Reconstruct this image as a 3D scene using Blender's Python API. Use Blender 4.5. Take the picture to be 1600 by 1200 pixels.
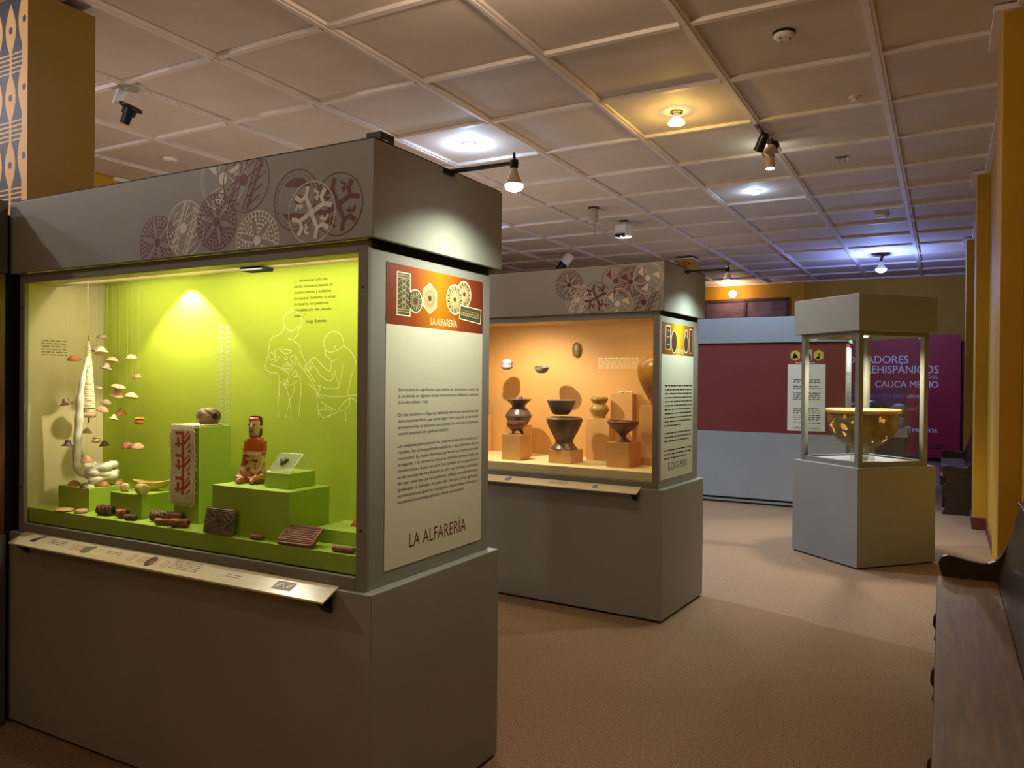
import bpy, bmesh, math, random
from mathutils import Vector, Matrix, noise
random.seed(7)
PI = math.pi
scene = bpy.context.scene
COL = scene.collection
for o in list(bpy.data.objects):
    bpy.data.objects.remove(o)

# ------------------------------------------------------------------ camera
F_PX, PITCH, ROLL, YAW, CAM_H = 1220.56, -0.0047, 0.0089, 0.5046, 1.5
fw = Vector((-math.sin(YAW)*math.cos(PITCH), math.cos(YAW)*math.cos(PITCH), math.sin(PITCH)))
r0 = Vector((math.cos(YAW), math.sin(YAW), 0)); u0 = r0.cross(fw)
cr = math.cos(ROLL)*r0 + math.sin(ROLL)*u0; cu = -math.sin(ROLL)*r0 + math.cos(ROLL)*u0
cd = bpy.data.cameras.new('camera'); cam = bpy.data.objects.new('camera', cd); COL.objects.link(cam)
cd.sensor_fit = 'HORIZONTAL'; cd.sensor_width = 36.0; cd.lens = 36.0*F_PX/1600.0; cd.clip_start = 0.05
M = Matrix((cr, cu, -fw)).transposed().to_4x4(); M.translation = Vector((0, 0, CAM_H)); cam.matrix_world = M
scene.camera = cam

# ------------------------------------------------------------------ world, exposure, room lamps
w = bpy.data.worlds.new('world'); scene.world = w; w.use_nodes = True
w.node_tree.nodes['Background'].inputs[0].default_value = (0.5, 0.42, 0.36, 1)
w.node_tree.nodes['Background'].inputs[1].default_value = 0.02
vs = scene.view_settings
vs.view_transform = 'Standard'; vs.look = 'None'; vs.gamma = 1.0; vs.use_curve_mapping = False
vs.exposure = 0.0
scene.cycles.use_denoising = True
scene.cycles.max_bounces = 10; scene.cycles.transparent_max_bounces = 24
scene.cycles.sample_clamp_indirect = 6.0

K_WARM = 1.0      # strength of the unseen warm room lights
WARM = (1.0, 0.88, 0.74); HALO = (1.0, 0.80, 0.55); COOL = (0.80, 0.95, 1.0); BLUE = (0.22, 0.48, 1.0); AMBER = (1.0, 0.62, 0.12)

def spot(name, loc, target, power, color, angle, blend=0.5, radius=0.03):
    l = bpy.data.lights.new(name, 'SPOT'); l.energy = power; l.color = color
    l.spot_size = math.radians(angle); l.spot_blend = blend; l.shadow_soft_size = radius
    o = bpy.data.objects.new(name, l); COL.objects.link(o); o.location = loc
    d = Vector(target) - Vector(loc); o.rotation_euler = d.to_track_quat('-Z', 'Y').to_euler(); return o
def point(name, loc, power, color, radius=0.04):
    l = bpy.data.lights.new(name, 'POINT'); l.energy = power; l.color = color; l.shadow_soft_size = radius
    o = bpy.data.objects.new(name, l); COL.objects.link(o); o.location = loc; return o
# unseen fill lights added for room brightness; the first follows the rail's shadow
for (x, y, p) in [(-5.0, 0.2, 72), (-0.9, 0.2, 12), (-1.92, -1.8, 18)]:
    point('unseen_room_light', (x, y, 3.52), p*K_WARM, (1.0, 0.94, 0.84) if x < -4 else WARM, 0.05)
# unseen fill lights added behind showcases and camera to brighten the ceiling
for (x, y, z, p) in [(-5.6, 4.2, 1.7, 60), (-4.4, 7.6, 1.7, 60), (-6.4, 8.6, 1.7, 50), (-3.4, 12.0, 1.7, 40), (-2.6, -0.8, 1.9, 50)]:
    spot('ceiling_fill_light', (x, y, z), (x, y, 4.0), p*0.76, (1.0, 0.79, 0.62), 165, 0.6, 0.12)
point('unseen_room_light', (-1.92, 3.2, 3.50), 40, (1.0, 0.76, 0.52), 0.05)  # unseen light added to warm the floor and orange showcase front
point('unseen_room_light', (-6.6, 1.4, 3.58), 85, (0.95, 0.92, 1.0), 0.05)
# room lamps in view
for (x, y, z, pp, sp_, col) in [(-3.904, 6.2, 3.59, 16, 380, (0.56, 0.74, 1.0)), (-1.925, 9.22, 3.635, 6, 200, (0.46, 0.68, 1.0)), (-1.928, 6.224, 3.575, 16, 14, AMBER), (-5.9, 9.2, 3.62, 20, 40, BLUE)]:
    point('ceiling_bulb_light', (x, y, z), pp, col, 0.04); spot('ceiling_bulb_beam', (x, y, z-0.02), (x, y, 0), sp_, col, 150, 0.7, 0.04)
point('blue_bulb_light', (-0.93, 14.48, 3.20), 110, (0.24, 0.36, 1.0), 0.045)
spot('far_spot_light', (-0.94, 14.44, 3.33), (-1.0, 6.9, 0), 260, (1.0, 0.84, 0.66), 40, 0.6, 0.03)
point('wall_bulb_light', (-4.12, 17.44, 3.46), 20, (1.0, 0.62, 0.34), 0.05)
# spot heads
spot('track_spot_light', (-1.43, 7.40, 3.42), (-1.1, 6.9, 0), 170, (0.95, 0.98, 0.95), 75, 0.6, 0.04)
point('track_glow_light', (-1.43, 7.42, 3.50), 7, (0.92, 1.0, 0.80), 0.03)
spot('arm_spot_light', (-1.282, 2.323, 2.128), (-1.56, 2.35, 1.25), 32, (0.97, 1.0, 0.76), 138, 1.0, 0.02)
spot('arm_spot_light', (-1.217, 5.05, 2.115), (-1.49, 5.05, 1.25), 32, (0.80, 1.0, 0.88), 140, 1.0, 0.02)
spot('flood_light', (-3.86, 10.0, 3.44), (-3.0, 7.0, 0.0), 110, (1.0, 0.88, 0.76), 120, 0.8, 0.05)
# inside the glass cases
HC = (1.0, 0.92, 0.72)
spot('case_lamp_light', (-2.868, 2.232, 1.935), (-2.868, 2.20, 0.9), 32, HC, 104, 0.3, 0.008)
def strip(name, loc, rz, sx, sy, power, color, tilt=0.0):
    l = bpy.data.lights.new(name, 'AREA'); l.shape = 'RECTANGLE'; l.size = sx; l.size_y = sy; l.energy = power; l.color = color
    o = bpy.data.objects.new(name, l); COL.objects.link(o); o.location = loc; o.rotation_euler = (tilt, 0, rz); return o
strip('case_fill_strip', (-2.15, 2.13, 1.985), 0, 1.0, 0.04, 4.0, HC)  # soft fill strips added in the cases, no tube is built
strip('case_fill_strip', (-2.50, 1.995, 1.888), 0, 1.6, 0.02, 4.2, HC, 0.70)  # added front fill for the block faces, tilted out of view
strip('case_fill_strip', (-3.05, 2.13, 1.985), 0, 0.50, 0.04, 1.5, HC)
for (lx, ly, p, c_, an) in [(-1.26, 0.06, 46, (1.0, 0.88, 0.66), 135), (-0.40, 0.12, 9, (1.0, 0.74, 0.25), 120)]:
    cx_, sx_ = math.cos(-0.0598), math.sin(-0.0598); X_, Y_ = -1.5145+lx*cx_-ly*sx_, 4.6792+lx*sx_+ly*cx_
    spot('case_lamp_light', (X_, Y_, 1.884), (X_, Y_+0.45, 1.0), p, c_, an, 0.7, 0.008)
strip('case_fill_strip', (-2.45, 5.16, 1.985), -0.0598, 1.7, 0.04, 3.5, (1.0, 0.92, 0.76))
spot('arm_spot_light', (-0.71, 10.24, 2.17), (-0.97, 10.24, 1.3), 45, (0.8, 0.92, 1.0), 120, 1.0, 0.02)
spot('pedestal_lamp_light', (-0.61, 7.40, 1.90), (-0.61, 7.40, 0.9), 120, (1.0, 0.90, 0.70), 150, 0.6, 0.05)
# ------------------------------------------------------------------ materials
def s2l(c):
    c = c/255.0
    return c/12.92 if c <= 0.04045 else ((c+0.055)/1.055)**2.4
def H(h):
    h = h.lstrip('#'); return tuple(s2l(int(h[i:i+2], 16)) for i in (0, 2, 4))
MATS = {}
def mat(name, col, rough=0.6, var=0.0, vscale=8.0, bump=0.0, bscale=60.0, metal=0.0, col2=None, emit=None, estr=0.0, spec=0.5, stretch=(1, 1, 1), coat=0.0):
    if name in MATS: return MATS[name]
    m = bpy.data.materials.new(name); m.use_nodes = True; MATS[name] = m
    nt = m.node_tree; b = nt.nodes['Principled BSDF']
    if isinstance(col, str): col = H(col)
    if isinstance(col2, str): col2 = H(col2)
    b.inputs['Base Color'].default_value = (*col, 1); b.inputs['Roughness'].default_value = rough
    b.inputs['Metallic'].default_value = metal; b.inputs['Specular IOR Level'].default_value = spec
    b.inputs['Coat Weight'].default_value = coat
    if emit is not None:
        b.inputs['Emission Color'].default_value = (*emit, 1); b.inputs['Emission Strength'].default_value = estr
    if var > 0 or col2 or bump > 0:
        tc = nt.nodes.new('ShaderNodeTexCoord'); mp = nt.nodes.new('ShaderNodeMapping'); mp.inputs['Scale'].default_value = stretch
        nt.links.new(tc.outputs['Object'], mp.inputs['Vector'])
    if var > 0 or col2:
        n = nt.nodes.new('ShaderNodeTexNoise'); n.inputs['Scale'].default_value = vscale; n.inputs['Detail'].default_value = 6
        nt.links.new(mp.outputs[0], n.inputs['Vector'])
        r = nt.nodes.new('ShaderNodeValToRGB'); r.color_ramp.elements[0].position = 0.32; r.color_ramp.elements[1].position = 0.68
        c2 = col2 if col2 else tuple(min(1, c*(1+var)) for c in col)
        c1 = col if col2 else tuple(c*(1-var) for c in col)
        r.color_ramp.elements[0].color = (*c1, 1); r.color_ramp.elements[1].color = (*c2, 1)
        nt.links.new(n.outputs['Fac'], r.inputs['Fac']); nt.links.new(r.outputs['Color'], b.inputs['Base Color'])
    if bump > 0:
        n2 = nt.nodes.new('ShaderNodeTexNoise'); n2.inputs['Scale'].default_value = bscale; n2.inputs['Detail'].default_value = 4
        nt.links.new(mp.outputs[0], n2.inputs['Vector'])
        bp = nt.nodes.new('ShaderNodeBump'); bp.inputs['Strength'].default_value = bump; bp.inputs['Distance'].default_value = 0.01
        nt.links.new(n2.outputs['Fac'], bp.inputs['Height']); nt.links.new(bp.outputs['Normal'], b.inputs['Normal'])
    return m
def glass(name, tint=(0.97, 0.985, 0.97), ior=1.45, rough=0.0, haze=0.0, hcol=(0.8, 0.8, 0.75)):
    if name in MATS: return MATS[name]
    m = bpy.data.materials.new(name); m.use_nodes = True; MATS[name] = m; nt = m.node_tree
    nt.nodes.clear(); out = nt.nodes.new('ShaderNodeOutputMaterial')
    t = nt.nodes.new('ShaderNodeBsdfTransparent'); t.inputs[0].default_value = (*tint, 1)
    g = nt.nodes.new('ShaderNodeBsdfGlossy'); g.inputs['Roughness'].default_value = rough
    f = nt.nodes.new('ShaderNodeFresnel'); f.inputs['IOR'].default_value = ior
    # reflect at the outer faces only: the pane does not refract, so its inner faces must not reflect totally
    ge = nt.nodes.new('ShaderNodeNewGeometry'); inv = nt.nodes.new('ShaderNodeMath'); inv.operation = 'SUBTRACT'; inv.inputs[0].default_value = 1.0; nt.links.new(ge.outputs['Backfacing'], inv.inputs[1])
    fm = nt.nodes.new('ShaderNodeMath'); fm.operation = 'MULTIPLY'; nt.links.new(f.outputs[0], fm.inputs[0]); nt.links.new(inv.outputs[0], fm.inputs[1])
    mx = nt.nodes.new('ShaderNodeMixShader'); nt.links.new(fm.outputs[0], mx.inputs[0]); nt.links.new(t.outputs[0], mx.inputs[1]); nt.links.new(g.outputs[0], mx.inputs[2])
    last = mx
    if haze > 0:
        d = nt.nodes.new('ShaderNodeBsdfDiffuse'); d.inputs[0].default_value = (*hcol, 1)
        m2 = nt.nodes.new('ShaderNodeMixShader'); m2.inputs[0].default_value = haze
        nt.links.new(mx.outputs[0], m2.inputs[1]); nt.links.new(d.outputs[0], m2.inputs[2]); last = m2
    nt.links.new(last.outputs[0], out.inputs[0]); return m
def ramp_print(name, stops, axis=0, scale=1.0, offset=0.0, rough=0.5):
    """flat printed gradient along one object axis"""
    m = bpy.data.materials.new(name); m.use_nodes = True; MATS[name] = m; nt = m.node_tree; b = nt.nodes['Principled BSDF']; b.inputs['Roughness'].default_value = rough
    tc = nt.nodes.new('ShaderNodeTexCoord'); sp = nt.nodes.new('ShaderNodeSeparateXYZ'); ma = nt.nodes.new('ShaderNodeMath'); ma.operation = 'MULTIPLY_ADD'
    ma.inputs[1].default_value = scale; ma.inputs[2].default_value = offset
    r = nt.nodes.new('ShaderNodeValToRGB'); els = r.color_ramp.elements
    while len(els) < len(stops): els.new(0.5)
    for e, (p, c) in zip(els, stops): e.position = p; e.color = (*(H(c) if isinstance(c, str) else c), 1)
    nt.links.new(tc.outputs['Object'], sp.inputs[0]); nt.links.new(sp.outputs[axis], ma.inputs[0]); nt.links.new(ma.outputs[0], r.inputs[0]); nt.links.new(r.outputs[0], b.inputs['Base Color'])
    return m

# ------------------------------------------------------------------ objects
def tag(o, label=None, cat=None, group=None, kind=None):
    if label: o['label'] = label
    if cat: o['category'] = cat
    if group: o['group'] = group
    if kind: o['kind'] = kind
    return o
def empty(name, loc=(0, 0, 0), rz=0, label=None, cat=None, group=None, kind=None, rot=None):
    o = bpy.data.objects.new(name, None); COL.objects.link(o); o.location = loc; o.empty_display_size = 0.1
    o.rotation_euler = rot if rot else (0, 0, rz)
    return tag(o, label, cat, group, kind)
def link(name, me, parent=None, loc=(0, 0, 0), rot=(0, 0, 0)):
    o = bpy.data.objects.new(name, me); COL.objects.link(o); o.parent = parent; o.location = loc; o.rotation_euler = rot; return o
def copy_tree(o, parent=None):
    c = o.copy(); COL.objects.link(c); c.parent = parent
    for ch in list(o.children): copy_tree(ch, c)
    return c
class MB:
    def __init__(s): s.v = []; s.f = []; s.m = []
    def add(s, vs, fs, mi=0):
        b = len(s.v); s.v += [tuple(p) for p in vs]; s.f += [tuple(i+b for i in f) for f in fs]; s.m += [mi]*len(fs); return s
    def box(s, x0, y0, z0, x1, y1, z1, mi=0):
        v = [(x, y, z) for z in (z0, z1) for y in (y0, y1) for x in (x0, x1)]
        return s.add(v, [(0, 2, 3, 1), (4, 5, 7, 6), (0, 1, 5, 4), (2, 6, 7, 3), (0, 4, 6, 2), (1, 3, 7, 5)], mi)
    def lathe(s, prof, n=24, c=(0, 0, 0), mi=0, ax=None, fn=None, cap0=True, cap1=True, sx=1, sy=1):
        """prof: (radius, height); ax: axis direction; fn(angle, t) scales the radius"""
        R = Vector((0, 0, 1)).rotation_difference(Vector(ax)).to_matrix() if ax is not None else None
        vs = []
        for k, (r, z) in enumerate(prof):
            for i in range(n):
                a = 2*PI*i/n; q = r*(fn(a, k) if fn else 1)
                p = Vector((q*math.cos(a)*sx, q*math.sin(a)*sy, z))
                if R: p = R @ p
                vs.append((p.x+c[0], p.y+c[1], p.z+c[2]))
        fs = [(k*n+i, k*n+(i+1) % n, (k+1)*n+(i+1) % n, (k+1)*n+i) for k in range(len(prof)-1) for i in range(n)]
        if cap0: fs.append(tuple(range(n-1, -1, -1)))
        if cap1: fs.append(tuple((len(prof)-1)*n+i for i in range(n)))
        return s.add(vs, fs, mi)
    def tube(s, pts, r, n=8, mi=0, closed=False):
        pts = [Vector(p) for p in pts]; L = len(pts); vs = []; ref = Vector((0.13, 0.31, 0.94)).normalized()
        for i, p in enumerate(pts):
            t = (pts[min(i+1, L-1)]-pts[max(i-1, 0)]).normalized()
            a = t.cross(ref)
            if a.length < 1e-3: a = t.cross(Vector((1, 0, 0)))
            a.normalize(); b = t.cross(a); rr = r[i] if isinstance(r, (list, tuple)) else r
            for k in range(n):
                th = 2*PI*k/n; vs.append(p+rr*(math.cos(th)*a+math.sin(th)*b))
        fs = [(i*n+k, i*n+(k+1) % n, (i+1)*n+(k+1) % n, (i+1)*n+k) for i in range(L-1) for k in range(n)]
        fs += [tuple(range(n-1, -1, -1)), tuple((L-1)*n+k for k in range(n))]
        return s.add(vs, fs, mi)
    def prism(s, poly, y0, y1, mi=0):
        """(x,z) outline extruded along y"""
        n = len(poly)
        v = [(x, y0, z) for x, z in poly]+[(x, y1, z) for x, z in poly]
        return s.add(v, [tuple(range(n)), tuple(range(2*n-1, n-1, -1))]+[(i, i+n, (i+1) % n+n, (i+1) % n) for i in range(n)], mi)
    def mesh(s, name, mats):
        me = bpy.data.meshes.new(name); me.from_pydata(s.v, [], s.f)
        for m in (mats if isinstance(mats, (list, tuple)) else [mats]): me.materials.append(m)
        me.polygons.foreach_set('material_index', s.m)
        bm = bmesh.new(); bm.from_mesh(me); bmesh.ops.recalc_face_normals(bm, faces=bm.faces); bm.to_mesh(me); bm.free()
        return me
    def build(s, name, mats, parent=None, loc=(0, 0, 0), rot=(0, 0, 0), smooth=False, bevel=0.0):
        me = s.mesh(name, mats)
        o = link(name, me, parent, loc, rot)
        if smooth:
            me.polygons.foreach_set('use_smooth', [True]*len(me.polygons))
            e = o.modifiers.new('auto', 'EDGE_SPLIT'); e.split_angle = math.radians(50)
        if bevel > 0:
            b = o.modifiers.new('bevel', 'BEVEL'); b.width = bevel; b.segments = 2; b.limit_method = 'ANGLE'
        return o
def shell(x0, y0, z0, x1, y1, z1, t):
    """box open at the bottom with walls of thickness t"""
    m = MB(); P = lambda a, b, c, d, e, f: [(x, y, z) for z in (c, f) for y in (b, e) for x in (a, d)]
    v = P(x0, y0, z0, x1, y1, z1)+P(x0+t, y0+t, z0, x1-t, y1-t, z1-t)
    F = [(4, 5, 7, 6), (0, 1, 5, 4), (2, 6, 7, 3), (0, 4, 6, 2), (1, 3, 7, 5), (12, 14, 15, 13), (8, 12, 13, 9), (10, 11, 15, 14), (8, 10, 14, 12), (9, 13, 15, 11), (0, 8, 9, 1), (1, 9, 11, 3), (3, 11, 10, 2), (2, 10, 8, 0)]
    return m.add(v, F)
def boxo(name, b, m, parent=None, bevel=0.002, loc=(0, 0, 0), rot=(0, 0, 0)):
    return MB().box(*b).build(name, m, parent, loc, rot, bevel=bevel)

class Print:
    """flat print on a plane: o + a*ex + b*ez, lifted by k*n; clipped to a rectangle"""
    def __init__(s, o, ex, ez, clip=None, lift=0.0008):
        s.o = Vector(o); s.ex = Vector(ex).normalized(); s.ez = Vector(ez).normalized(); s.n = s.ex.cross(s.ez); s.clip = clip; s.lift = lift; s.mb = MB()
    def poly(s, pts, mi=0):
        pts = list(pts)
        if s.clip:
            x0, z0, x1, z1 = s.clip
            for ax, val, sg in ((0, x0, 1), (0, x1, -1), (1, z0, 1), (1, z1, -1)):
                out = []
                for i, p in enumerate(pts):
                    q = pts[(i+1) % len(pts)]; dp = sg*(p[ax]-val); dq = sg*(q[ax]-val)
                    if dp >= 0: out.append(p)
                    if dp*dq < 0:
                        t = dp/(dp-dq); out.append((p[0]+t*(q[0]-p[0]), p[1]+t*(q[1]-p[1])))
                pts = out
                if len(pts) < 3: return s
        s.mb.add([s.o+a*s.ex+b*s.ez+s.n*s.lift*0.35 for a, b in pts], [tuple(range(len(pts)))], mi); return s
    def rect(s, x0, z0, x1, z1, mi=0):
        s.lift += 3e-6; return s.poly([(x0, z0), (x1, z0), (x1, z1), (x0, z1)], mi)
    def line(s, p, q, w, mi=0):
        s.lift += 3e-6; dx, dz = q[0]-p[0], q[1]-p[1]; L = math.hypot(dx, dz) or 1; nx, nz = -dz/L*w/2, dx/L*w/2
        return s.poly([(p[0]+nx, p[1]+nz), (p[0]-nx, p[1]-nz), (q[0]-nx, q[1]-nz), (q[0]+nx, q[1]+nz)], mi)
    def pline(s, pts, w, mi=0, smooth=0):
        if smooth and len(pts) > 2:
            out = []
            for i in range(len(pts)-1):
                p0, p1, p2, p3 = pts[max(i-1, 0)], pts[i], pts[i+1], pts[min(i+2, len(pts)-1)]
                for k in range(smooth):
                    t = k/smooth; out.append(tuple(0.5*(2*p1[a]+(p2[a]-p0[a])*t+(2*p0[a]-5*p1[a]+4*p2[a]-p3[a])*t*t+(3*p1[a]-p0[a]-3*p2[a]+p3[a])*t**3) for a in (0, 1)))
            pts = out+[pts[-1]]
        s.lift += 6e-6; L = []
        for i, p in enumerate(pts):
            a, b = pts[max(i-1, 0)], pts[min(i+1, len(pts)-1)]; dx, dz = b[0]-a[0], b[1]-a[1]; l = math.hypot(dx, dz) or 1
            L.append(((p[0]-dz/l*w/2, p[1]+dx/l*w/2), (p[0]+dz/l*w/2, p[1]-dx/l*w/2)))
        for a, b in zip(L, L[1:]): s.poly([a[0], a[1], b[1], b[0]], mi)
        return s
    def ring(s, cx, cz, r0, r1, n=40, mi=0, a0=0, a1=2*PI, e=1.0):
        s.lift += 3e-6
        for i in range(n):
            a = a0+(a1-a0)*i/n; b = a0+(a1-a0)*(i+1)/n
            s.poly([(cx+r0*e*math.cos(a), cz+r0*math.sin(a)), (cx+r1*e*math.cos(a), cz+r1*math.sin(a)), (cx+r1*e*math.cos(b), cz+r1*math.sin(b)), (cx+r0*e*math.cos(b), cz+r0*math.sin(b))], mi)
        return s
    def disc(s, cx, cz, r, n=20, mi=0, e=1.0):
        s.lift += 3e-6
        return s.poly([(cx+r*e*math.cos(2*PI*i/n), cz+r*math.sin(2*PI*i/n)) for i in range(n)], mi)
    def dashes(s, cx, cz, r, n, w, h, mi=0):
        for i in range(n):
            a = 2*PI*i/n; c_, s_ = math.cos(a), math.sin(a)
            s.line((cx+(r-h/2)*c_, cz+(r-h/2)*s_), (cx+(r+h/2)*c_, cz+(r+h/2)*s_), w, mi)
        return s
    def text(s, txt, x, z, h, width=None, align='L', shear=0.0, mi=0, bold=0.0):
        """one line of lettering, cap height h, left/centre/right at x, baseline z; optional exact width"""
        cu_ = bpy.data.curves.new('t', 'FONT'); cu_.body = txt; cu_.size = h/0.69; cu_.shear = shear; cu_.resolution_u = 3
        o = bpy.data.objects.new('t', cu_); COL.objects.link(o)
        dg = bpy.context.evaluated_depsgraph_get(); me = o.evaluated_get(dg).to_mesh()
        vs = [(v.co.x, v.co.y) for v in me.vertices]; fs = [tuple(p.vertices) for p in me.polygons]
        o.evaluated_get(dg).to_mesh_clear(); bpy.data.objects.remove(o); bpy.data.curves.remove(cu_)
        if not vs: return s
        xa = min(v[0] for v in vs); xb = max(v[0] for v in vs); W = xb-xa; k = (width/W) if width else 1.0
        x0 = x if align == 'L' else (x-W*k if align == 'R' else x-W*k/2)
        for d in ((0,) if not bold else (-bold/2, bold/2)):
            s.mb.add([s.o+(x0+(a-xa)*k+d)*s.ex+(z+b)*s.ez+s.n*s.lift*0.35 for a, b in vs], fs, mi); s.lift += 2e-5
        return s
    def scrib(s, x0, x1, z, h, seed=0, gap=0.25, mi=0):
        """a line of print too small to read: a row of broken dashes"""
        rr = random.Random(seed); x = x0
        while x < x1:
            w_ = rr.uniform(1.2, 4.5)*h; w_ = min(w_, x1-x)
            if w_ > 0.3*h:
                s.rect(x, z, x+w_, z+h*0.62, mi)
            x += w_+h*rr.uniform(0.5, 0.9)
        return s
    def build(s, name, mats, parent=None):
        if not s.mb.v: return None
        me = bpy.data.meshes.new(name); me.from_pydata(s.mb.v, [], s.mb.f)
        for m in (mats if isinstance(mats, (list, tuple)) else [mats]): me.materials.append(m)
        me.polygons.foreach_set('material_index', s.mb.m)
        return link(name, me, parent)

# palette
GREY = mat('painted_grey_board', '#8c8c87', 0.55, var=0.06, vscale=1.5, bump=0.03, bscale=350)
FRAME = mat('grey_frame_paint', '#7b7a70', 0.4, var=0.04, vscale=5)
DARK = mat('black_gap', '#0c0a08', 0.8)
BLACK = mat('black_metal', '#141416', 0.35, metal=0.3)
WHITE = mat('white_enamel', '#d8d8d6', 0.35)
GLASS = glass('clear_glass')
ACRYL = glass('clear_acrylic', haze=0.10, ior=1.45)
OCHRE = mat('ochre_wall_paint', '#ac820e', 0.65, var=0.06, vscale=1.2, bump=0.04, bscale=120)
CREAMP = mat('cream_pattern_paint', '#d8a765', 0.6)
NAVY = mat('navy_pattern_paint', '#20202e', 0.6)
CEILM = mat('ceiling_board', '#c8bcb4', 0.75, var=0.05, vscale=2.0, bump=0.12, bscale=220)
BATTM = mat('ceiling_batten_paint', '#d6ccc8', 0.6, var=0.05, vscale=6)
CARPET = mat('brown_carpet', '#705a46', 0.95, col2='#a68a70', vscale=130, bump=0.35, bscale=380, spec=0.1)
LIME = mat('lime_board', '#adbc3a', 0.8, var=0.05, vscale=2, bump=0.02, bscale=300, spec=0.15)
LIMEB = mat('lime_block_paint', '#9cb43c', 0.55, var=0.05, vscale=6)
LIMEPALE = mat('washed_lime_board', '#c9b888', 0.6, var=0.05, vscale=2)  # lime left board, its washed-out lit look put into the colour
TAN = mat('orange_tan_board', '#d29c58', 0.6, var=0.06, vscale=1.5)
TANB = mat('orange_block_paint', '#cf9c60', 0.55, var=0.06, vscale=6)
CREAMT = mat('cream_plinth_board', '#e8d6a4', 0.6)
PAPER = mat('poster_paper', '#dcdcca', 0.45)
INK = mat('black_ink', '#14120f', 0.9, spec=0.05)
REDINK = mat('maroon_ink', '#6d1d16', 0.5)
MARO = mat('maroon_print', '#7a2028', 0.55)
OFFW = mat('offwhite_print', '#b9b6ae', 0.55)
REDP = mat('maroon_board', '#6e1f1c', 0.55, var=0.05, vscale=2)
MARP = mat('crimson_board', '#9a1638', 0.5, var=0.05, vscale=2)
WOOD = mat('dark_pew_wood', '#24140a', 0.4, col2='#341e10', vscale=5, stretch=(6, 0.6, 6), bump=0.05, bscale=30, coat=0.2)
SEATW = mat('worn_seat_wood', '#5a401a', 0.6, col2='#745526', vscale=6, stretch=(8, 0.7, 8), bump=0.06, bscale=30)
THREAD = glass('nylon', haze=0.10, ior=1.04)
def bulbmat(name, col, s): return mat(name, (0.9, 0.9, 0.9), 0.3, emit=col, estr=s)
# ------------------------------------------------------------------ room shell
CZ = 3.70; XL, XR, YN, YF = -8.02, 0.40, -2.60, 17.75
def struct(o): o['kind'] = 'structure'; return o
struct(boxo('floor', (XL-0.2, YN-0.2, -0.1, XR+0.2, YF+0.2, 0.0), CARPET, bevel=0))
struct(boxo('wall_left', (XL-0.15, YN, 0, XL, YF, CZ+0.1), OCHRE, bevel=0))
struct(boxo('wall_right', (XR, YN, 0, XR+0.15, YF, CZ+0.1), OCHRE, bevel=0))
struct(boxo('wall_near', (XL, YN-0.15, 0, XR, YN, CZ+0.1), OCHRE, bevel=0))
wb = struct(boxo('wall_back', (XL, YF, 0, XR, YF+0.15, CZ+0.1), OCHRE, bevel=0))
boxo('wall_pier', (-2.89, YF-0.06, 0, -2.63, YF, CZ-0.03), OCHRE, wb)
REDB = mat('dark_red_skirting', '#5a1c14', 0.5, var=0.1, vscale=6)
for k, y in enumerate((5.37, 9.39, 13.58)):
    p = struct(boxo('pillar', (0.285, y, 0, XR, y+0.55, CZ), OCHRE, bevel=0.004))
    boxo('baseboard', (0.270, y-0.014, 0, XR, y+0.564, 0.125), REDB, p)
    boxo('cornice', (0.235, y-0.05, CZ-0.035, XR, y+0.60, CZ-0.002), BATTM, p)
for n, (a, b) in enumerate(((YN, 5.355), (5.935, 9.375), (9.955, 13.565), (14.145, YF)), 1):
    struct(boxo('baseboard_right' if n == 1 else 'baseboard_right.%03d' % (n-1), (XR-0.013, a+0.002, 0.001, XR, b-0.002, 0.12), REDB))
    struct(boxo('trim_%d' % n, (XR-0.05, a+0.055, CZ-0.035, XR, b-0.055, CZ-0.002), BATTM))
struct(boxo('trim_5', (XL, YF-0.05, CZ-0.04, XR-0.055, YF, CZ-0.002), BATTM))
struct(boxo('trim_6', (XL, 5.40, CZ-0.045, XL+0.06, 5.58, CZ-0.002), BATTM))
# ceiling: boards in a grid of battens
GX, GY, GX0, GY0 = 0.9946, 1.0052, -1.4007, 4.6997
ceil = struct(boxo('ceiling', (XL-0.1, YN-0.1, CZ+0.03, XR+0.1, YF+0.1, CZ+0.13), CEILM, bevel=0))
pm = MB().box(-GX/2+0.004, -GY/2+0.004, 0, GX/2-0.004, GY/2-0.004, 0.022).mesh('ceiling_panel', CEILM)
bx = MB().box(-GX/2+0.036, -0.022, -0.024, GX/2-0.036, 0.022, 0.02).mesh('batten', BATTM)
cx_ = [GX0+GX*(i+0.5) for i in range(-7, 2)]
for j in range(-7, 13):
    for i, x in enumerate(cx_):
        xc, yc = x, GY0+GY*(j+0.5)
        if yc-GY/2 > YF-0.05: continue
        o = link('ceiling_panel', pm, ceil, (xc, yc, CZ+0.004+random.uniform(-0.002, 0.002)))
        o.rotation_euler = (random.uniform(-0.002, 0.002), random.uniform(-0.002, 0.002), 0)
        if GY0+GY*j < YF-0.1: link('batten', bx, ceil, (xc, GY0+GY*j, CZ+random.uniform(-0.002, 0.002)))
bl = MB().box(-0.034, YN, -0.018, 0.034, YF-0.01, 0.02).box(-0.012, YN, -0.026, 0.012, YF-0.01, -0.018).mesh('batten', BATTM)
for i in range(-6, 2): link('long_batten', bl, ceil, (GX0+GX*i, 0, CZ))
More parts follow.
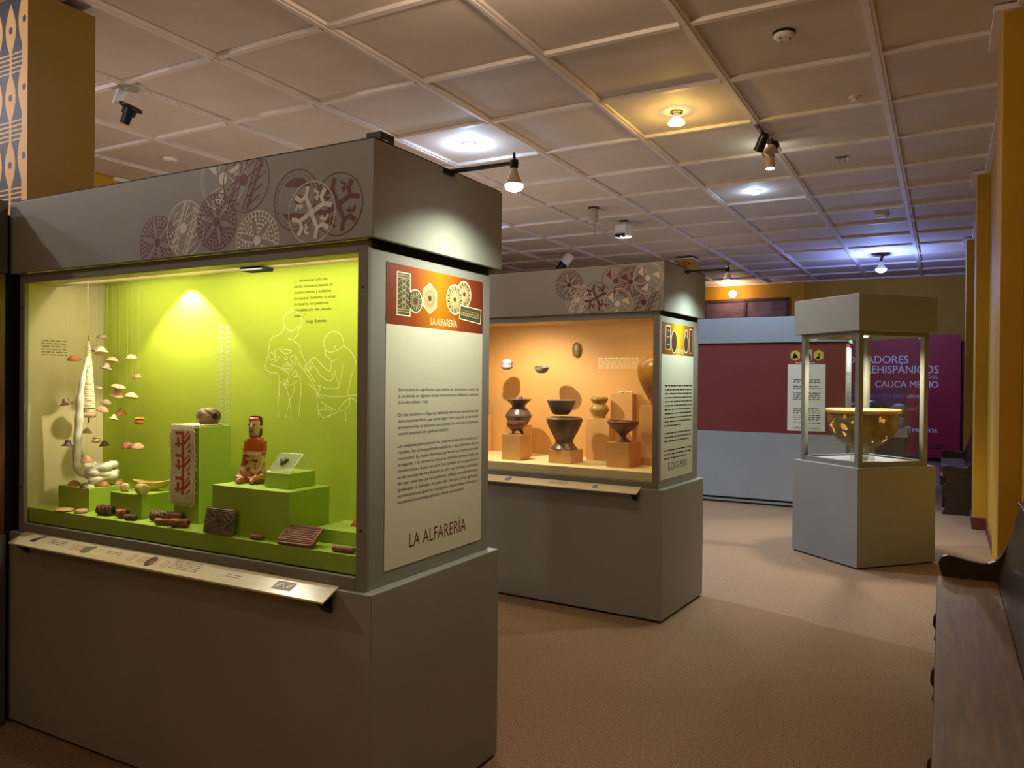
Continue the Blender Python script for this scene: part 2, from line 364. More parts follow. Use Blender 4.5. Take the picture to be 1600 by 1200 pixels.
# transom window high in the back wall
PW = mat('window_frame_paint', '#4a2c2a', 0.5); PG = mat('dull_purple_pane', '#6a545c', 0.25, var=0.25, vscale=3, stretch=(1, 1, 3))
wn = struct(empty('window_1', (-3.85, YF, 2.75)))
for a in (-0.93, -0.03, 0.88): boxo('window_post', (a-0.03, -0.05, 0, a+0.03, 0, 0.58), PW, wn)
boxo('window_rail', (-0.96, -0.05, 0.55, 0.91, -0.001, 0.61), PW, wn); boxo('window_rail', (-0.96, -0.05, -0.04, 0.91, -0.001, 0.02), PW, wn)
boxo('pane', (-0.90, -0.02, 0.02, -0.06, -0.008, 0.55), PG, wn); boxo('pane', (0.0, -0.02, 0.02, 0.85, -0.008, 0.55), PG, wn)

# ------------------------------------------------------------------ patterned square columns
def leaf(P, x, z, w, h, mi, dot=None):
    n = 14; L = [(x-w/2*math.sin(PI*i/n)**1.05, z-h/2+h*i/n) for i in range(n+1)]; R = [(x+w/2*math.sin(PI*i/n)**1.05, z-h/2+h*i/n) for i in range(n+1)]
    P.lift += 3e-6
    for i in range(n): P.poly([L[i], R[i], R[i+1], L[i+1]], mi)
def column(x0, x1, y0, y1, label, full):
    t = empty('patterned_column', ((x0+x1)/2, (y0+y1)/2, 0), 0, label, 'column')
    hx, hy = (x1-x0)/2, (y1-y0)/2
    boxo('shaft', (-hx, -hy, 0.001, hx, hy, CZ-0.04), OCHRE if not full else mat('brown_ochre_paint', '#826400', 0.45, var=0.05, vscale=2), t, 0.004)
    if not full: boxo('cap_moulding', (-hx-0.03, -hy-0.03, CZ-0.055, hx+0.03, hy+0.03, CZ-0.04), BATTM, t)
    G = Print((hx, -hy, 0), (1, 0, 0), (0, 0, 1), (-2*hx, 0, 0, CZ-0.06), 0.0006)   # x runs negative towards the left edge
    if full:
        G.rect(-2*hx, 0.3, 0, CZ-0.06, 0)
        D = Print((hx, -hy, 0), (1, 0, 0), (0, 0, 1), (-2*hx, 0.3, -0.056, CZ-0.06), 0.0010)
        C = Print((hx, -hy, 0), (1, 0, 0), (0, 0, 1), (-2*hx, 0.3, 0, CZ-0.06), 0.0014)
        K = Print((hx, -hy, 0), (1, 0, 0), (0, 0, 1), (-2*hx, 0.3, 0, CZ-0.06), 0.0018)
        D.rect(-2*hx, 0.3, -0.056, CZ-0.06)
        pitch = 0.381
        D.clip = (-2*hx, 0.3, -0.056, CZ-0.06)
        for k in range(10):
            zc = 3.467-k*pitch
            for x in (-0.169, -0.303, -0.437):
                leaf(C, x, zc-0.012, 0.104, 0.305, 0); K.disc(x, zc-0.012, 0.021, 16, e=0.85); C.rect(x-0.010, zc-pitch/2-0.09, x+0.010, zc-pitch/2+0.09)
                for m in range(5):
                    zz = zc-pitch/2-0.062+m*0.026
                    C.rect(x-0.067, zz-0.0045, x+0.067, zz+0.0045)
            leaf(C, -0.040, zc+0.03, 0.105, 0.34, 0); K.disc(-0.034, zc+0.03, 0.021, 16, e=0.85)
            for m in range(5):
                zz = zc-pitch/2-0.062+m*0.026
                C.rect(-0.11, zz-0.0045, -0.05, zz+0.0045)
        G.build('cream_ground', CREAMP, t); D.build('navy_ground', NAVY, t); C.build('leaf_pattern', CREAMP, t); K.build('dot_pattern', NAVY, t)
    else:
        K = Print((hx, -hy, 0), (1, 0, 0), (0, 0, 1), (-2*hx, 0.3, 0, CZ-0.06), 0.0012)
        for s_ in (-0.045, -0.02, 0.005, 0.03): K.rect(-hx+s_-0.004, 1.0, -hx+s_+0.006, CZ-0.09)
        for k in range(12):
            for s_ in (-0.085, 0.075): K.disc(-hx+s_, 3.56-k*0.12, 0.022, 12)
        K.build('stripe_pattern', mat('brown_pattern_paint', '#3a2410', 0.6), t)
    return t
column(-4.88, -4.478, 2.502, 2.898, 'brown square column with cream and navy leaf pattern rising behind the lime showcase', True)
column(-4.10, -3.85, 13.40, 13.80, 'ochre square column with dark stripes and dots beyond the orange showcase', False)
# ------------------------------------------------------------------ showcases
def medallion(par, kind, x, z, r, m, layer, clip, front_y=0.0):
    P = Print((0, front_y, 0), (1, 0, 0), (0, 0, 1), clip, 0.0006+0.0003*layer)
    rr = random.Random(int(abs(x)*1000)); R = lambda a, q=r: (x+q*math.cos(a), z+q*math.sin(a))
    P.ring(x, z, r*0.965, r, 44)
    if kind == 'star':
        P.ring(x, z, r*0.80, r*0.83, 40); P.dashes(x, z, r*0.89, 34, r*0.055, r*0.13)
        for k in range(6):
            a = k*PI/3+0.26
            for i in range(4):
                q = r*(0.28+0.14*i)
                for j in range(i+1):
                    aa = a+(j-i/2)*0.26*(1 if i else 1)*(0.62+0.1*i); P.disc(*R(aa, q), r*0.052, 8)
            P.line(R(a-0.38, r*0.80), R(a, r*0.22), r*0.03); P.line(R(a+0.38, r*0.80), R(a, r*0.22), r*0.03)
        P.disc(x, z, r*0.17)
    elif kind == 'lines':
        a = 1.15
        for d in (-0.42, -0.34, -0.18, 0.22, 0.36, 0.44):
            c_ = (x+d*r*math.sin(a), z-d*r*math.cos(a)); h = math.sqrt(max(0, 1-d*d))*r*0.93
            P.line((c_[0]-h*math.cos(a), c_[1]-h*math.sin(a)), (c_[0]+h*math.cos(a), c_[1]+h*math.sin(a)), r*0.045)
        for k in range(5):
            q = -0.6+k*0.3; P.line((x+r*0.05, z+q*r-r*0.22), (x+r*0.72*math.sqrt(max(0.05, 1-q*q)), z+q*r+r*0.10), r*0.04)
            P.line((x-r*0.72*math.sqrt(max(0.05, 1-q*q)), z+q*r-r*0.12), (x-r*0.36, z+q*r+r*0.05), r*0.04)
        P.disc(x-r*0.12, z+r*0.02, r*0.19)
        for k in range(4): P.disc(*R(0.2+k*0.28, r*0.80), r*0.045, 8); P.disc(*R(3.4+k*0.28, r*0.80), r*0.045, 8)
    elif kind == 'crescent':
        P.dashes(x, z, r*0.85, 44, r*0.035, r*0.05)
        for s_, a0 in ((1, 0.6), (1, 0.6+PI)):
            n = 14
            for i in range(n):
                a, b = a0+1.75*i/n, a0+1.75*(i+1)/n; wd = lambda i: 0.30*math.sin(PI*(0.08+0.84*i/n))
                P.poly([R(a, r*0.72), R(b, r*0.72), R(b, r*(0.72-wd(i+1))), R(a, r*(0.72-wd(i)))])
        P.disc(x+r*0.1, z, r*0.17)
    elif kind == 'blade':
        P.ring(x, z, r*0.86, r*0.875, 40); P.dashes(x, z, r*0.92, 60, r*0.02, r*0.03)
        for a0 in (0.15, 0.15+2*PI/3, 0.15+4*PI/3):
            P.poly([R(a0-0.25, r*0.82), R(a0+0.35, r*0.80), R(a0+0.55, r*0.30)])
            P.line(R(a0-0.6, r*0.75), R(a0-0.1, r*0.3), r*0.03)
        P.disc(x, z, r*0.19)
    else:
        for a0 in (0.4, 0.4+PI/2, 0.4+PI, 0.4+1.5*PI):
            P.pline([R(a0, r*0.15), R(a0+0.05, r*0.55), R(a0+0.45, r*0.62), R(a0+0.50, r*0.90)], r*0.17)
            P.line(R(a0+0.05, r*0.55), R(a0-0.22, r*0.86), r*0.15)
            P.pline([R(a0+0.62, r*0.42), R(a0+0.75, r*0.66), R(a0+1.02, r*0.70)], r*0.10); P.disc(*R(a0+0.85, r*0.5), r*0.04, 8)
        P.disc(x, z, r*0.14)
    P.build('printed_medallion', m, par)

ZB, ZC, ZT = 0.827, 1.940, 2.247
def showcase(loc, rz, label, W, D, back_y, inner_m, left_m, plinth_m, plinth_y, plinth_z, fixture_x, soff):
    t = empty('showcase', loc, rz, label, 'showcase')
    boxo('toe_kick', (-W+0.012, 0.012, 0.0, -0.012, D-0.012, 0.018), DARK, t, 0)
    boxo('base', (-W, 0, 0.014, 0, D, ZB), GREY, t, 0.003)
    can = shell(-W, -0.003, ZC, 0, D+0.003, ZT, 0.016).build('canopy', GREY, t, bevel=0.003)
    boxo('top_board', (-W+0.004, 0.003, ZT, -0.004, D-0.003, ZT+0.005), DARK, t, 0)
    # body above the base
    boxo('shadow_gap', (-0.0499, 0.037, 1.915, -0.046, D-0.02, ZC+0.02), DARK, t, 0); boxo('shadow_gap', (-W+0.046, 0.037, 1.915, -W+0.0499, D-0.02, ZC+0.02), DARK, t, 0)
    sp = boxo('side_panel', (-0.047, 0.035, ZB, -0.040, D-0.02, 1.915), GREY, t)
    boxo('side_panel', (-W+0.040, 0.035, ZB, -W+0.047, D-0.02, 1.915), GREY, t)
    boxo('rear_panel', (-W+0.048, D-0.035, ZB, -0.048, D-0.022, 1.915), GREY, t)
    fp = boxo('frame_post', (-0.078, 0.018, ZB, -0.037, 0.036, ZC), FRAME, t)
    fp2 = boxo('frame_post', (-W+0.042, 0.018, ZB, -W+0.078, 0.036, ZC), FRAME, t)
    for o, x in ((fp, -0.058), (fp2, -W+0.060)):
        for z in (1.02, 1.79): MB().lathe([(0.004, 0), (0.004, 0.0015), (0.001, 0.002)], 10, (x, 0.018, z), ax=(0, -1, 0)).build('screw', DARK, o)
    boxo('frame_rail', (-W+0.079, 0.018, 1.90, -0.079, 0.036, ZC), FRAME, t)
    boxo('frame_rail', (-W+0.079, 0.018, ZB, -0.079, 0.036, 0.868), FRAME, t)
    boxo('glass_pane', (-W+0.0785, 0.024, 0.8685, -0.0785, 0.030, 1.8995), GLASS, t, 0)
    # inside
    boxo('back_board', (-W+0.063, back_y, 0.868, -0.063, back_y+0.012, 2.06), inner_m, t, 0)
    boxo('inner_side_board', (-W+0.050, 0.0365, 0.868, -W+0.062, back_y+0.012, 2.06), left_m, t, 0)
    boxo('inner_side_board', (-0.062, 0.0365, 0.868, -0.050, back_y+0.012, 2.06), inner_m, t, 0)
    boxo('soffit', (-W+0.065, 0.0365, 1.900, -0.065, soff, 1.9145), mat('soffit_board', '#b59a78', 0.5), t, 0)
    boxo('recess_lid', (-W+0.018, 0.016, 2.065, -0.018, back_y+0.012, 2.072), CREAMT, t, 0)
    boxo('plinth', (-W+0.063, plinth_y, 0.868, -0.063, back_y-0.001, plinth_z), plinth_m, t)
    for fx, fy in fixture_x:
        MB().lathe([(0.026, 0), (0.026, 0.010), (0.018, 0.011)], 20, (fx, fy, 1.889)).build('downlight', FRAME, t)
    return t, can, sp

# --- showcase one: lime interior, pottery stamps and spindle whorls
W1, D1 = 1.994, 0.796
LOC1 = (-1.5485, 1.9107, 0)
t1, can1, sp1 = showcase(LOC1, 0, 'large grey showcase with lime green interior and pottery poster on its side', W1, D1, 0.389, LIME, LIMEPALE, LIMEB, 0.046, 0.930, [], 0.165)
MB().box(-0.69, 0.09, 1.886, -0.58, 0.15, 1.8995).build('lamp_housing', DARK, t1, bevel=0.004)
X1 = lambda x: x+1.5485
clip1 = (-W1+0.003, ZC+0.004, -0.004, ZT-0.003)
RED_D = mat('maroon_medallion_print', '#6a1c24', 0.55); WHT_D = mat('pale_medallion_print', '#dedcd6', 0.55)
for k, (kind, x, z, m) in enumerate([('star', -2.567, 2.000, RED_D), ('lines', -2.412, 2.040, WHT_D), ('blade', -2.218, 2.198, WHT_D), ('lines', -2.105, 2.180, RED_D), ('star', -2.251, 2.050, RED_D), ('star', -2.049, 1.968, WHT_D), ('crescent', -1.871, 2.087, RED_D), ('branch', -1.692, 2.056, RED_D), ('branch', -1.803, 2.040, WHT_D)]):
    medallion(can1, kind, X1(x), z, 0.102 if k not in (2, 3) else 0.112, m, k, clip1, -0.003)

def poster(sp, D, y0, y1, z0, z1, zh, title_top, title, title_m, paras, header, art):
    """information poster on the +x side panel; runs along +y"""
    px = -0.0385
    b = boxo('information_poster', (-0.040, y0, z0, px, y1, z1), PAPER, sp, 0)
    # child of the panel: header and lettering are sub-parts
    w_ = y1-y0; O = (px, y0, 0); ey = (0, 1, 0); ez = (0, 0, 1); Wp = w_; Hh = z1-z0
    hd = Print(O, ey, ez, None, 0.0006); hd.rect(0, zh, Wp, z1); hd.build('poster_header', header, sp)
    art(sp, O, ey, ez, Wp, zh, z1)
    P = Print(O, ey, ez, None, 0.0014); P.text(title_top, Wp*0.555, zh+0.013, 0.026, 0.17*Wp/0.606, 'C'); P.build('header_lettering', mat('cream_lettering', '#efe4b8', 0.5), sp)
    for (z, h, lines, just) in paras:
        P = Print(O, ey, ez, None, 0.0008)
        for ln in lines:
            if isinstance(ln, str): P.text(ln, 0.068*Wp/0.606, z, h, (0.512*Wp/0.606) if (just and ln != lines[-1]) else None, 'L', 0.0)
            else: P.scrib(0.06, 0.06+ln[0]*0.50, z, h, ln[1])
            z -= h*(1.90 if just else 2.05)
        P.build('lettering', INK, sp)
    P = Print(O, ey, ez, None, 0.0008); P.text(title, Wp*0.52, z0+0.055, 0.047, 0.36*Wp/0.606, 'C'); P.build('title_lettering', title_m, sp)

paras1 = [(1.460, 0.0110, ['Son muchos los significados que pueden ser descifrados a partir de', 'la cerámica; en algunas vasijas encontramos reflejados aspectos', 'de la vida cotidiana y ritual.'], True),
 (1.376, 0.0110, ['En los retablos o figuras tabladas se hacen evidentes las', 'deformaciones físicas que tenían algún valor cultural; en las vasijas', 'antropomorfas se destacan los tocados, los adornos y la pintura', 'corporal que poseían alto significado simbólico.'], True),
 (1.272, 0.0110, ['Los indígenas plasmaron en los recipientes de usos cotidianos o', 'rituales, las concepciones estéticas y las prácticas de su', 'comunidad, las cuales formaban parte de sus tradiciones más', 'arraigadas, y la cerámica, como su vehículo de expresión, se', 'transformaba a la par con ellas. Los cambios en su apariencia o', 'en las técnicas de manufactura no son, por lo tanto, resultados', 'del azar, sino que, por el contrario, reflejan transformaciones', 'graduales o súbitas, el paso del tiempo, y los grandes', 'acontecimientos (guerras, conquistas, migraciones, contactos e', 'intercambios) que formaban parte de la vida de una comunidad.'], True)]
SILH = mat('dark_olive_print', '#4a4a34', 0.5); SILL = mat('pale_stone_print', '#b8a878', 0.5); OUTL = mat('white_outline_print', '#e8e2c8', 0.5); BRN = mat('brown_print', '#5a3a24', 0.5)
def art1(sp, O, ey, ez, W, z0, z1):
    MM = [OUTL, SILH, SILL, BRN]
    def item(fn):
        P = Print(O, ey, ez, None, 0.0010)
        def L(k): P.lift = k
        fn(P, L); P.build('header_picture', MM, sp)
    def tall(P, L):
        P.rect(0.055, z0+0.032, 0.132, z0+0.178, 0); L(0.0014); P.rect(0.059, z0+0.036, 0.128, z0+0.174, 1); L(0.0018)
        for z in (0.044, 0.052, 0.158, 0.166): P.rect(0.061, z0+z, 0.126, z0+z+0.003, 2)
        for i in range(5): P.ring(0.094, z0+0.068+i*0.020, 0.008, 0.011, 12, 2); P.line((0.062, z0+0.062+i*0.02), (0.084, z0+0.076+i*0.02), 0.002, 2); P.line((0.126, z0+0.062+i*0.02), (0.104, z0+0.076+i*0.02), 0.002, 2)
    def small(P, L):
        P.disc(0.160, z0+0.088, 0.041, 28, 0); L(0.0014); P.disc(0.160, z0+0.088, 0.037, 28, 1); L(0.0018); P.disc(0.160, z0+0.088, 0.007, 12, 3)
        for i in range(18): a = i*PI/9; P.line((0.160+0.014*math.cos(a), z0+0.088+0.014*math.sin(a)), (0.160+0.033*math.cos(a), z0+0.088+0.033*math.sin(a)), 0.0025, 2)
    def hexa(P, L):
        hx = [(0.245+0.056*math.sin(a)*0.9, z0+0.105+0.056*math.cos(a)) for a in [i*PI/3 for i in range(6)]]
        P.poly(hx, 0); L(0.0014); P.poly([(0.245+(x-0.245)*0.92, z0+0.105+(z-z0-0.105)*0.92) for x, z in hx], 2); L(0.0018); P.disc(0.245, z0+0.105, 0.011, 16, 3)
        for i in range(20): a = i*PI/10; P.line((0.245+0.018*math.cos(a), z0+0.105+0.018*math.sin(a)), (0.245+0.032*math.cos(a), z0+0.105+0.032*math.sin(a)), 0.002, 3)
    def wheel(x, z, r, k0):
        def f(P, L):
            L(0.0010+k0); P.disc(x, z0+z, r, 32, 0); L(0.0013+k0); P.disc(x, z0+z, r-0.004, 32, 2); L(0.0016+k0); P.disc(x, z0+z, 0.009, 14, 3)
            for i in range(26):
                a = i*2*PI/26; q = 0.45 if i % 2 else 0.62; P.line((x+r*q*math.cos(a), z0+z+r*q*math.sin(a)), (x+r*0.88*math.cos(a), z0+z+r*0.88*math.sin(a)), 0.0022 if i % 2 else 0.006, 1 if i % 4 else 3)
        return f
    def lying(P, L):
        L(0.0030); P.poly([(0.435, z0+0.046), (0.590, z0+0.036), (0.595, z0+0.094), (0.440, z0+0.100)], 0); L(0.0033); P.poly([(0.440, z0+0.050), (0.586, z0+0.040), (0.590, z0+0.090), (0.444, z0+0.096)], 1); L(0.0036)
        for i in range(9): P.ring(0.455+i*0.0145, z0+0.068-i*0.0006, 0.005, 0.008, 8, 2); P.rect(0.450+i*0.0145, z0+0.080-i*0.0006, 0.458+i*0.0145, z0+0.083-i*0.0006, 2)
    for f in (tall, small, hexa, wheel(0.470, 0.142, 0.050, 0), wheel(0.405, 0.116, 0.056, 0.001), lying): item(f)
HD1 = ramp_print('orange_header_print', [(0.0, '#6d2410'), (0.25, '#8f3c0c'), (0.5, '#c07c08'), (0.75, '#8f3c0c'), (1.0, '#6d2410')], 1, 1/0.606, -0.113/0.606)
poster(sp1, D1, 0.113, 0.719, 0.873, 1.883, 1.681, 'LA ALFARERÍA', 'LA ALFARERÍA', REDINK, paras1, HD1, art1)

def label_rail(t, x0, x1, zi, yi, zo, yo):
    m = MB(); th = 0.006
    v = [(x0, yi, zi), (x1, yi, zi), (x1, yo, zo), (x0, yo, zo)]; v += [(a, b, c-th) for a, b, c in v]
    m.add(v, [(0, 1, 2, 3), (7, 6, 5, 4), (0, 4, 5, 1), (1, 5, 6, 2), (2, 6, 7, 3), (3, 7, 4, 0)])
    r = m.build('label_rail', mat('parchment_label', '#c9b894', 0.28, col2='#d8cbb0', vscale=5, stretch=(0.6, 6, 6)), t)
    for x in (x0+0.035, x1-0.03):
        q = MB(); s_ = 0.016
        q.add([(x-s_, -0.0035, zi-0.012), (x-s_, yo+0.012, zo-0.009), (x-s_, -0.0035, zo-0.05), (x+s_, -0.0035, zi-0.012), (x+s_, yo+0.012, zo-0.009), (x+s_, -0.0035, zo-0.05)], [(0, 1, 2), (5, 4, 3), (0, 3, 4, 1), (1, 4, 5, 2), (2, 5, 3, 0)])
        q.build('bracket', BLACK, t)
    ez = Vector((0, yi-yo, zi-zo))
    return r, (x0, yo, zo), ez
rl, ro, rez = label_rail(t1, X1(-3.435), X1(-1.690), 0.834, 0.0155, 0.800, -0.060)
hh = rez.length
def railprint(mi_, fn, name):
    P = Print(ro, (1, 0, 0), rez, None, 0.0008); fn(P); P.build(name, mi_, rl)
for x0, x1, z, n in ((0.22, 0.33, 0.7, 3), (0.60, 0.69, 0.62, 2), (0.98, 1.13, 0.8, 5), (1.27, 1.34, 0.55, 2)):
    railprint(mat('grey_ink', '#6a5a4a', 0.5), lambda P: [P.scrib(x0, x1, hh*z-i*0.010, 0.006, i+n) for i in range(n)], 'label_lettering')
for x in (0.40, 0.44, 0.76, 0.82, 0.89, 0.95):
    railprint(mat('faded_red_print', '#c08c74', 0.5), lambda P: (P.ring(x, hh*0.5, 0.014, 0.019, 20), P.ring(x+0.008, hh*0.45, 0.004, 0.008, 10), P.line((x-0.02, hh*0.3), (x+0.02, hh*0.75), 0.003)), 'label_ornament')
railprint(mat('dark_green_print', '#2c3430', 0.5), lambda P: (P.line((0.125, hh*0.60), (0.165, hh*0.86), 0.010), P.poly([(0.10, hh*0.35), (0.14, hh*0.35), (0.145, hh*0.66), (0.115, hh*0.62)])), 'label_picture')
railprint(mat('green_stone_print', '#6c7456', 0.5), lambda P: (P.disc(0.480, hh*0.48, 0.022, e=1.3), P.disc(0.505, hh*0.70, 0.012)), 'label_picture')
railprint(BRN, lambda P: P.disc(0.87, hh*0.5, 0.028, e=0.9), 'label_picture')
def f3(P): P.rect(1.50, hh*0.25, 1.585, hh*0.75)
railprint(mat('taupe_print', '#85705c', 0.5), f3, 'label_picture')
def f4(P):
    P.lift = 0.0014; P.pline([(1.508, hh*0.35), (1.53, hh*0.65), (1.55, hh*0.35), (1.575, hh*0.65)], 0.004); P.ring(1.52, hh*0.5, 0.006, 0.009, 10); P.ring(1.565, hh*0.5, 0.006, 0.009, 10)
railprint(PAPER, f4, 'label_picture')

# drawings and quotation on the lime back board
FIG = [[(-2314, 1708), (-2320, 1734), (-2308, 1754), (-2273, 1768), (-2239, 1759), (-2221, 1736), (-2225, 1706), (-2235, 1698)], [(-2314, 1708), (-2297, 1696), (-2272, 1687), (-2255, 1699), (-2235, 1709)], [(-2314, 1705), (-2328, 1683), (-2384, 1661), (-2395, 1632), (-2405, 1591), (-2419, 1549), (-2408, 1531), (-2383, 1521), (-2347, 1521)], [(-2235, 1698), (-2241, 1686), (-2241, 1673), (-2255, 1663), (-2265, 1653), (-2293, 1659)], [(-2265, 1648), (-2234, 1630), (-2224, 1605), (-2199, 1564), (-2189, 1549)], [(-2251, 1590), (-2230, 1554), (-2189, 1514), (-2155, 1474), (-2142, 1459)], [(-2199, 1549), (-2175, 1519), (-2148, 1484)], [(-2359, 1621), (-2369, 1591), (-2341, 1585), (-2365, 1565), (-2359, 1601)], [(-2345, 1619), (-2306, 1598), (-2275, 1610), (-2345, 1619)], [(-2299, 1564), (-2267, 1544), (-2291, 1524), (-2326, 1541), (-2299, 1564)], [(-2316, 1541), (-2291, 1536), (-2278, 1544)], [(-2312, 1547), (-2295, 1552), (-2281, 1548)], [(-2258, 1595), (-2282, 1580), (-2250, 1554), (-2258, 1595)], [(-2306, 1585), (-2295, 1580), (-2304, 1574), (-2313, 1580), (-2306, 1585)], [(-2250, 1534), (-2270, 1513), (-2243, 1508), (-2250, 1534)], [(-2398, 1591), (-2384, 1606), (-2366, 1585), (-2387, 1573), (-2398, 1591)], [(-2390, 1557), (-2326, 1539), (-2291, 1518), (-2288, 1503)], [(-2319, 1498), (-2305, 1477), (-2298, 1503), (-2291, 1480), (-2284, 1506)], [(-2340, 1487), (-2312, 1477), (-2277, 1473), (-2236, 1493)], [(-2347, 1518), (-2340, 1487), (-2339, 1426)], [(-2250, 1513), (-2226, 1498), (-2222, 1428)], [(-2347, 1477), (-2343, 1425), (-2346, 1384), (-2342, 1343)], [(-2322, 1477), (-2301, 1462), (-2290, 1432), (-2283, 1414), (-2293, 1375), (-2303, 1342)], [(-2256, 1478), (-2266, 1432), (-2283, 1414), (-2276, 1376), (-2276, 1343)], [(-2222, 1478), (-2225, 1428), (-2234, 1346)], [(-2097, 1613), (-2107, 1638), (-2091, 1668), (-2056, 1682), (-2020, 1669), (-2004, 1632), (-2020, 1617), (-2052, 1605), (-2078, 1603), (-2097, 1613)], [(-2097, 1611), (-2094, 1588), (-2081, 1581), (-2064, 1564)], [(-2055, 1610), (-2049, 1625), (-2042, 1610)], [(-2004, 1627), (-1963, 1597), (-1938, 1549)], [(-2064, 1564), (-2070, 1534), (-2077, 1529), (-2110, 1549), (-2139, 1574), (-2159, 1581), (-2189, 1559)], [(-2189, 1559), (-2206, 1544), (-2182, 1529), (-2156, 1549), (-2122, 1514), (-2083, 1492), (-2057, 1500), (-2061, 1529)], [(-2169, 1569), (-2189, 1536)], [(-2159, 1566), (-2179, 1534)], [(-2064, 1564), (-2039, 1576)], [(-2010, 1559), (-2013, 1524), (-2025, 1480), (-2031, 1465), (-2089, 1462), (-2129, 1474)], [(-2048, 1534), (-2041, 1505), (-2025, 1480)], [(-1956, 1539), (-1974, 1481), (-1986, 1437)], [(-2135, 1474), (-2122, 1459), (-2132, 1444), (-2112, 1432)], [(-2142, 1459), (-2128, 1432)], [(-2182, 1479), (-2145, 1449), (-2134, 1389), (-2127, 1342)], [(-2138, 1449), (-2131, 1429), (-2112, 1425), (-2105, 1435)], [(-2108, 1435), (-2056, 1431), (-1993, 1434), (-1936, 1440)], [(-2128, 1377), (-2095, 1380), (-2059, 1379), (-2075, 1359), (-2108, 1349), (-2124, 1365), (-2128, 1377)], [(-2121, 1410), (-2075, 1391), (-2037, 1374), (-2081, 1353)], [(-2095, 1395), (-2092, 1380)], [(-2037, 1374), (-1998, 1376), (-1992, 1339)], [(-2030, 1380), (-2005, 1407), (-1967, 1427), (-1936, 1409)], [(-1995, 1383), (-1973, 1408), (-1977, 1451)]]
BB = [o for o in t1.children if o.name.startswith('back_board')][0]
yb = 0.389
P = Print((0, yb, 0), (1, 0, 0), (0, 0, 1), (-W1+0.07, 0.92, -0.064, 1.89), 0.0008)
for L in FIG: P.pline([(X1(a/1000), b/1000) for a, b in L], 0.0034, 0, 4)
P.build('figure_drawing', mat('pale_yellow_line_paint', '#dfe48a', 0.6), BB)
P = Print((0, yb, 0), (1, 0, 0), (0, 0, 1), None, 0.0008)
for i, s_ in enumerate(['.....  pintanse las caras con', 'ciertas unciones o betunes de', 'muchos colores, y embíjanse', 'los cuerpos. Asimismo se pintan', 'las mujeres, en cuanto mas', 'principales son, mas pintadas', 'andan....."']):
    P.text(s_, X1(-2.263), 1.882-i*0.0232, 0.0115, None, 'L', 0.18)
P.text('Jorge Robledo -', X1(-2.20), 1.882-7*0.0232, 0.0125, None, 'L', 0.18)
P.build('quotation_lettering', INK, BB)
P = Print((0, yb, 0), (1, 0, 0), (0, 0, 1), None, 0.0008); rr = random.Random(3)
for x in (-2.697, -2.655):
    for k in range(22):
        z = 1.722-k*0.0195; a = X1(x); f = rr.choice((-1, 1))
        P.pline([(a, z), (a+0.030, z+0.006*f), (a+0.030, z-0.008), (a+0.008, z-0.008), (a+0.008, z-0.004)], 0.0022)
        P.line((a+0.014, z-0.013), (a+0.028, z-0.012), 0.002); P.ring(a+0.004, z-0.013, 0.002, 0.004, 8)
P.build('ornament_band', mat('pale_grey_line_paint', '#c2ca9a', 0.6), BB)
SB = [o for o in t1.children if o.name.startswith('inner_side_board')][0]
P = Print((-W1+0.062, 0, 0), (0, 1, 0), (0, 0, 1), None, 0.0008)
for i in range(6): P.scrib(0.10, 0.215, 1.655-i*0.0125, 0.008, i)
P.build('side_lettering', mat('brown_grey_ink', '#7d7348', 0.5), SB)

# --- showcase two: orange-tan interior, vessels
LOC2 = (-1.5145, 4.6792, 0); TH2 = -0.0598
t2, can2, sp2 = showcase(LOC2, TH2, 'large grey showcase with orange tan interior holding dark pottery vessels', 1.99, 0.772, 0.722, TAN, TAN, CREAMT, 0.046, 0.925, [], 0.30)
clip2 = (-1.985, ZC+0.004, -0.004, ZT-0.003)
MED2 = mat('dark_maroon_medallion_print', '#5c1a1c', 0.55); TAN2 = mat('tan_medallion_print', '#d6c4b2', 0.55); ROS2 = mat('rose_medallion_print', '#7c2a30', 0.55)
for k, (kind, x, z, m) in enumerate([('star', -0.666, 2.135, MED2), ('lines', -0.589, 2.030, TAN2), ('branch', -0.463, 2.042, MED2), ('blade', -0.328, 2.142, ROS2), ('star', -0.226, 2.130, MED2), ('crescent', -0.40, 2.0, TAN2), ('lines', -0.125, 1.995, MED2), ('blade', -0.108, 2.147, TAN2), ('blade', -0.313, 1.995, TAN2)]):
    if k == 5: continue
    medallion(can2, kind, x, z, 0.101, m, k, clip2, -0.003)
def art2(sp, O, ey, ez, W, z0, z1):
    MM = [OUTL, mat('dark_brown_print', '#4a3222', 0.5), SILL]
    def item(o, d, e=None):
        P = Print(O, ey, ez, None, 0.0010); o(P); P.lift = 0.0014; d(P); P.lift = 0.0018
        if e: e(P)
        P.build('header_picture', MM, sp)
    item(lambda P: P.poly([(0.06, z0+0.03), (0.15, z0+0.03), (0.15, z0+0.185), (0.07, z0+0.185)], 0), lambda P: P.poly([(0.065, z0+0.035), (0.145, z0+0.035), (0.145, z0+0.18), (0.075, z0+0.18)], 1), lambda P: [P.rect(0.085, z0+z, 0.135, z0+z+0.006, 2) for z in (0.06, 0.11, 0.15)])
    item(lambda P: P.disc(0.215, z0+0.085, 0.075, 24, 0, 0.7), lambda P: P.disc(0.215, z0+0.085, 0.069, 24, 1, 0.7))
    item(lambda P: (P.disc(0.440, z0+0.08, 0.062, 24, 0, 0.75), P.disc(0.440, z0+0.150, 0.028, 20, 0)), lambda P: (P.disc(0.440, z0+0.08, 0.056, 24, 1, 0.75), P.disc(0.440, z0+0.150, 0.022, 20, 1)))
    item(lambda P: P.rect(0.505, z0+0.02, 0.565, z0+0.185, 0), lambda P: P.rect(0.510, z0+0.025, 0.560, z0+0.18, 1))
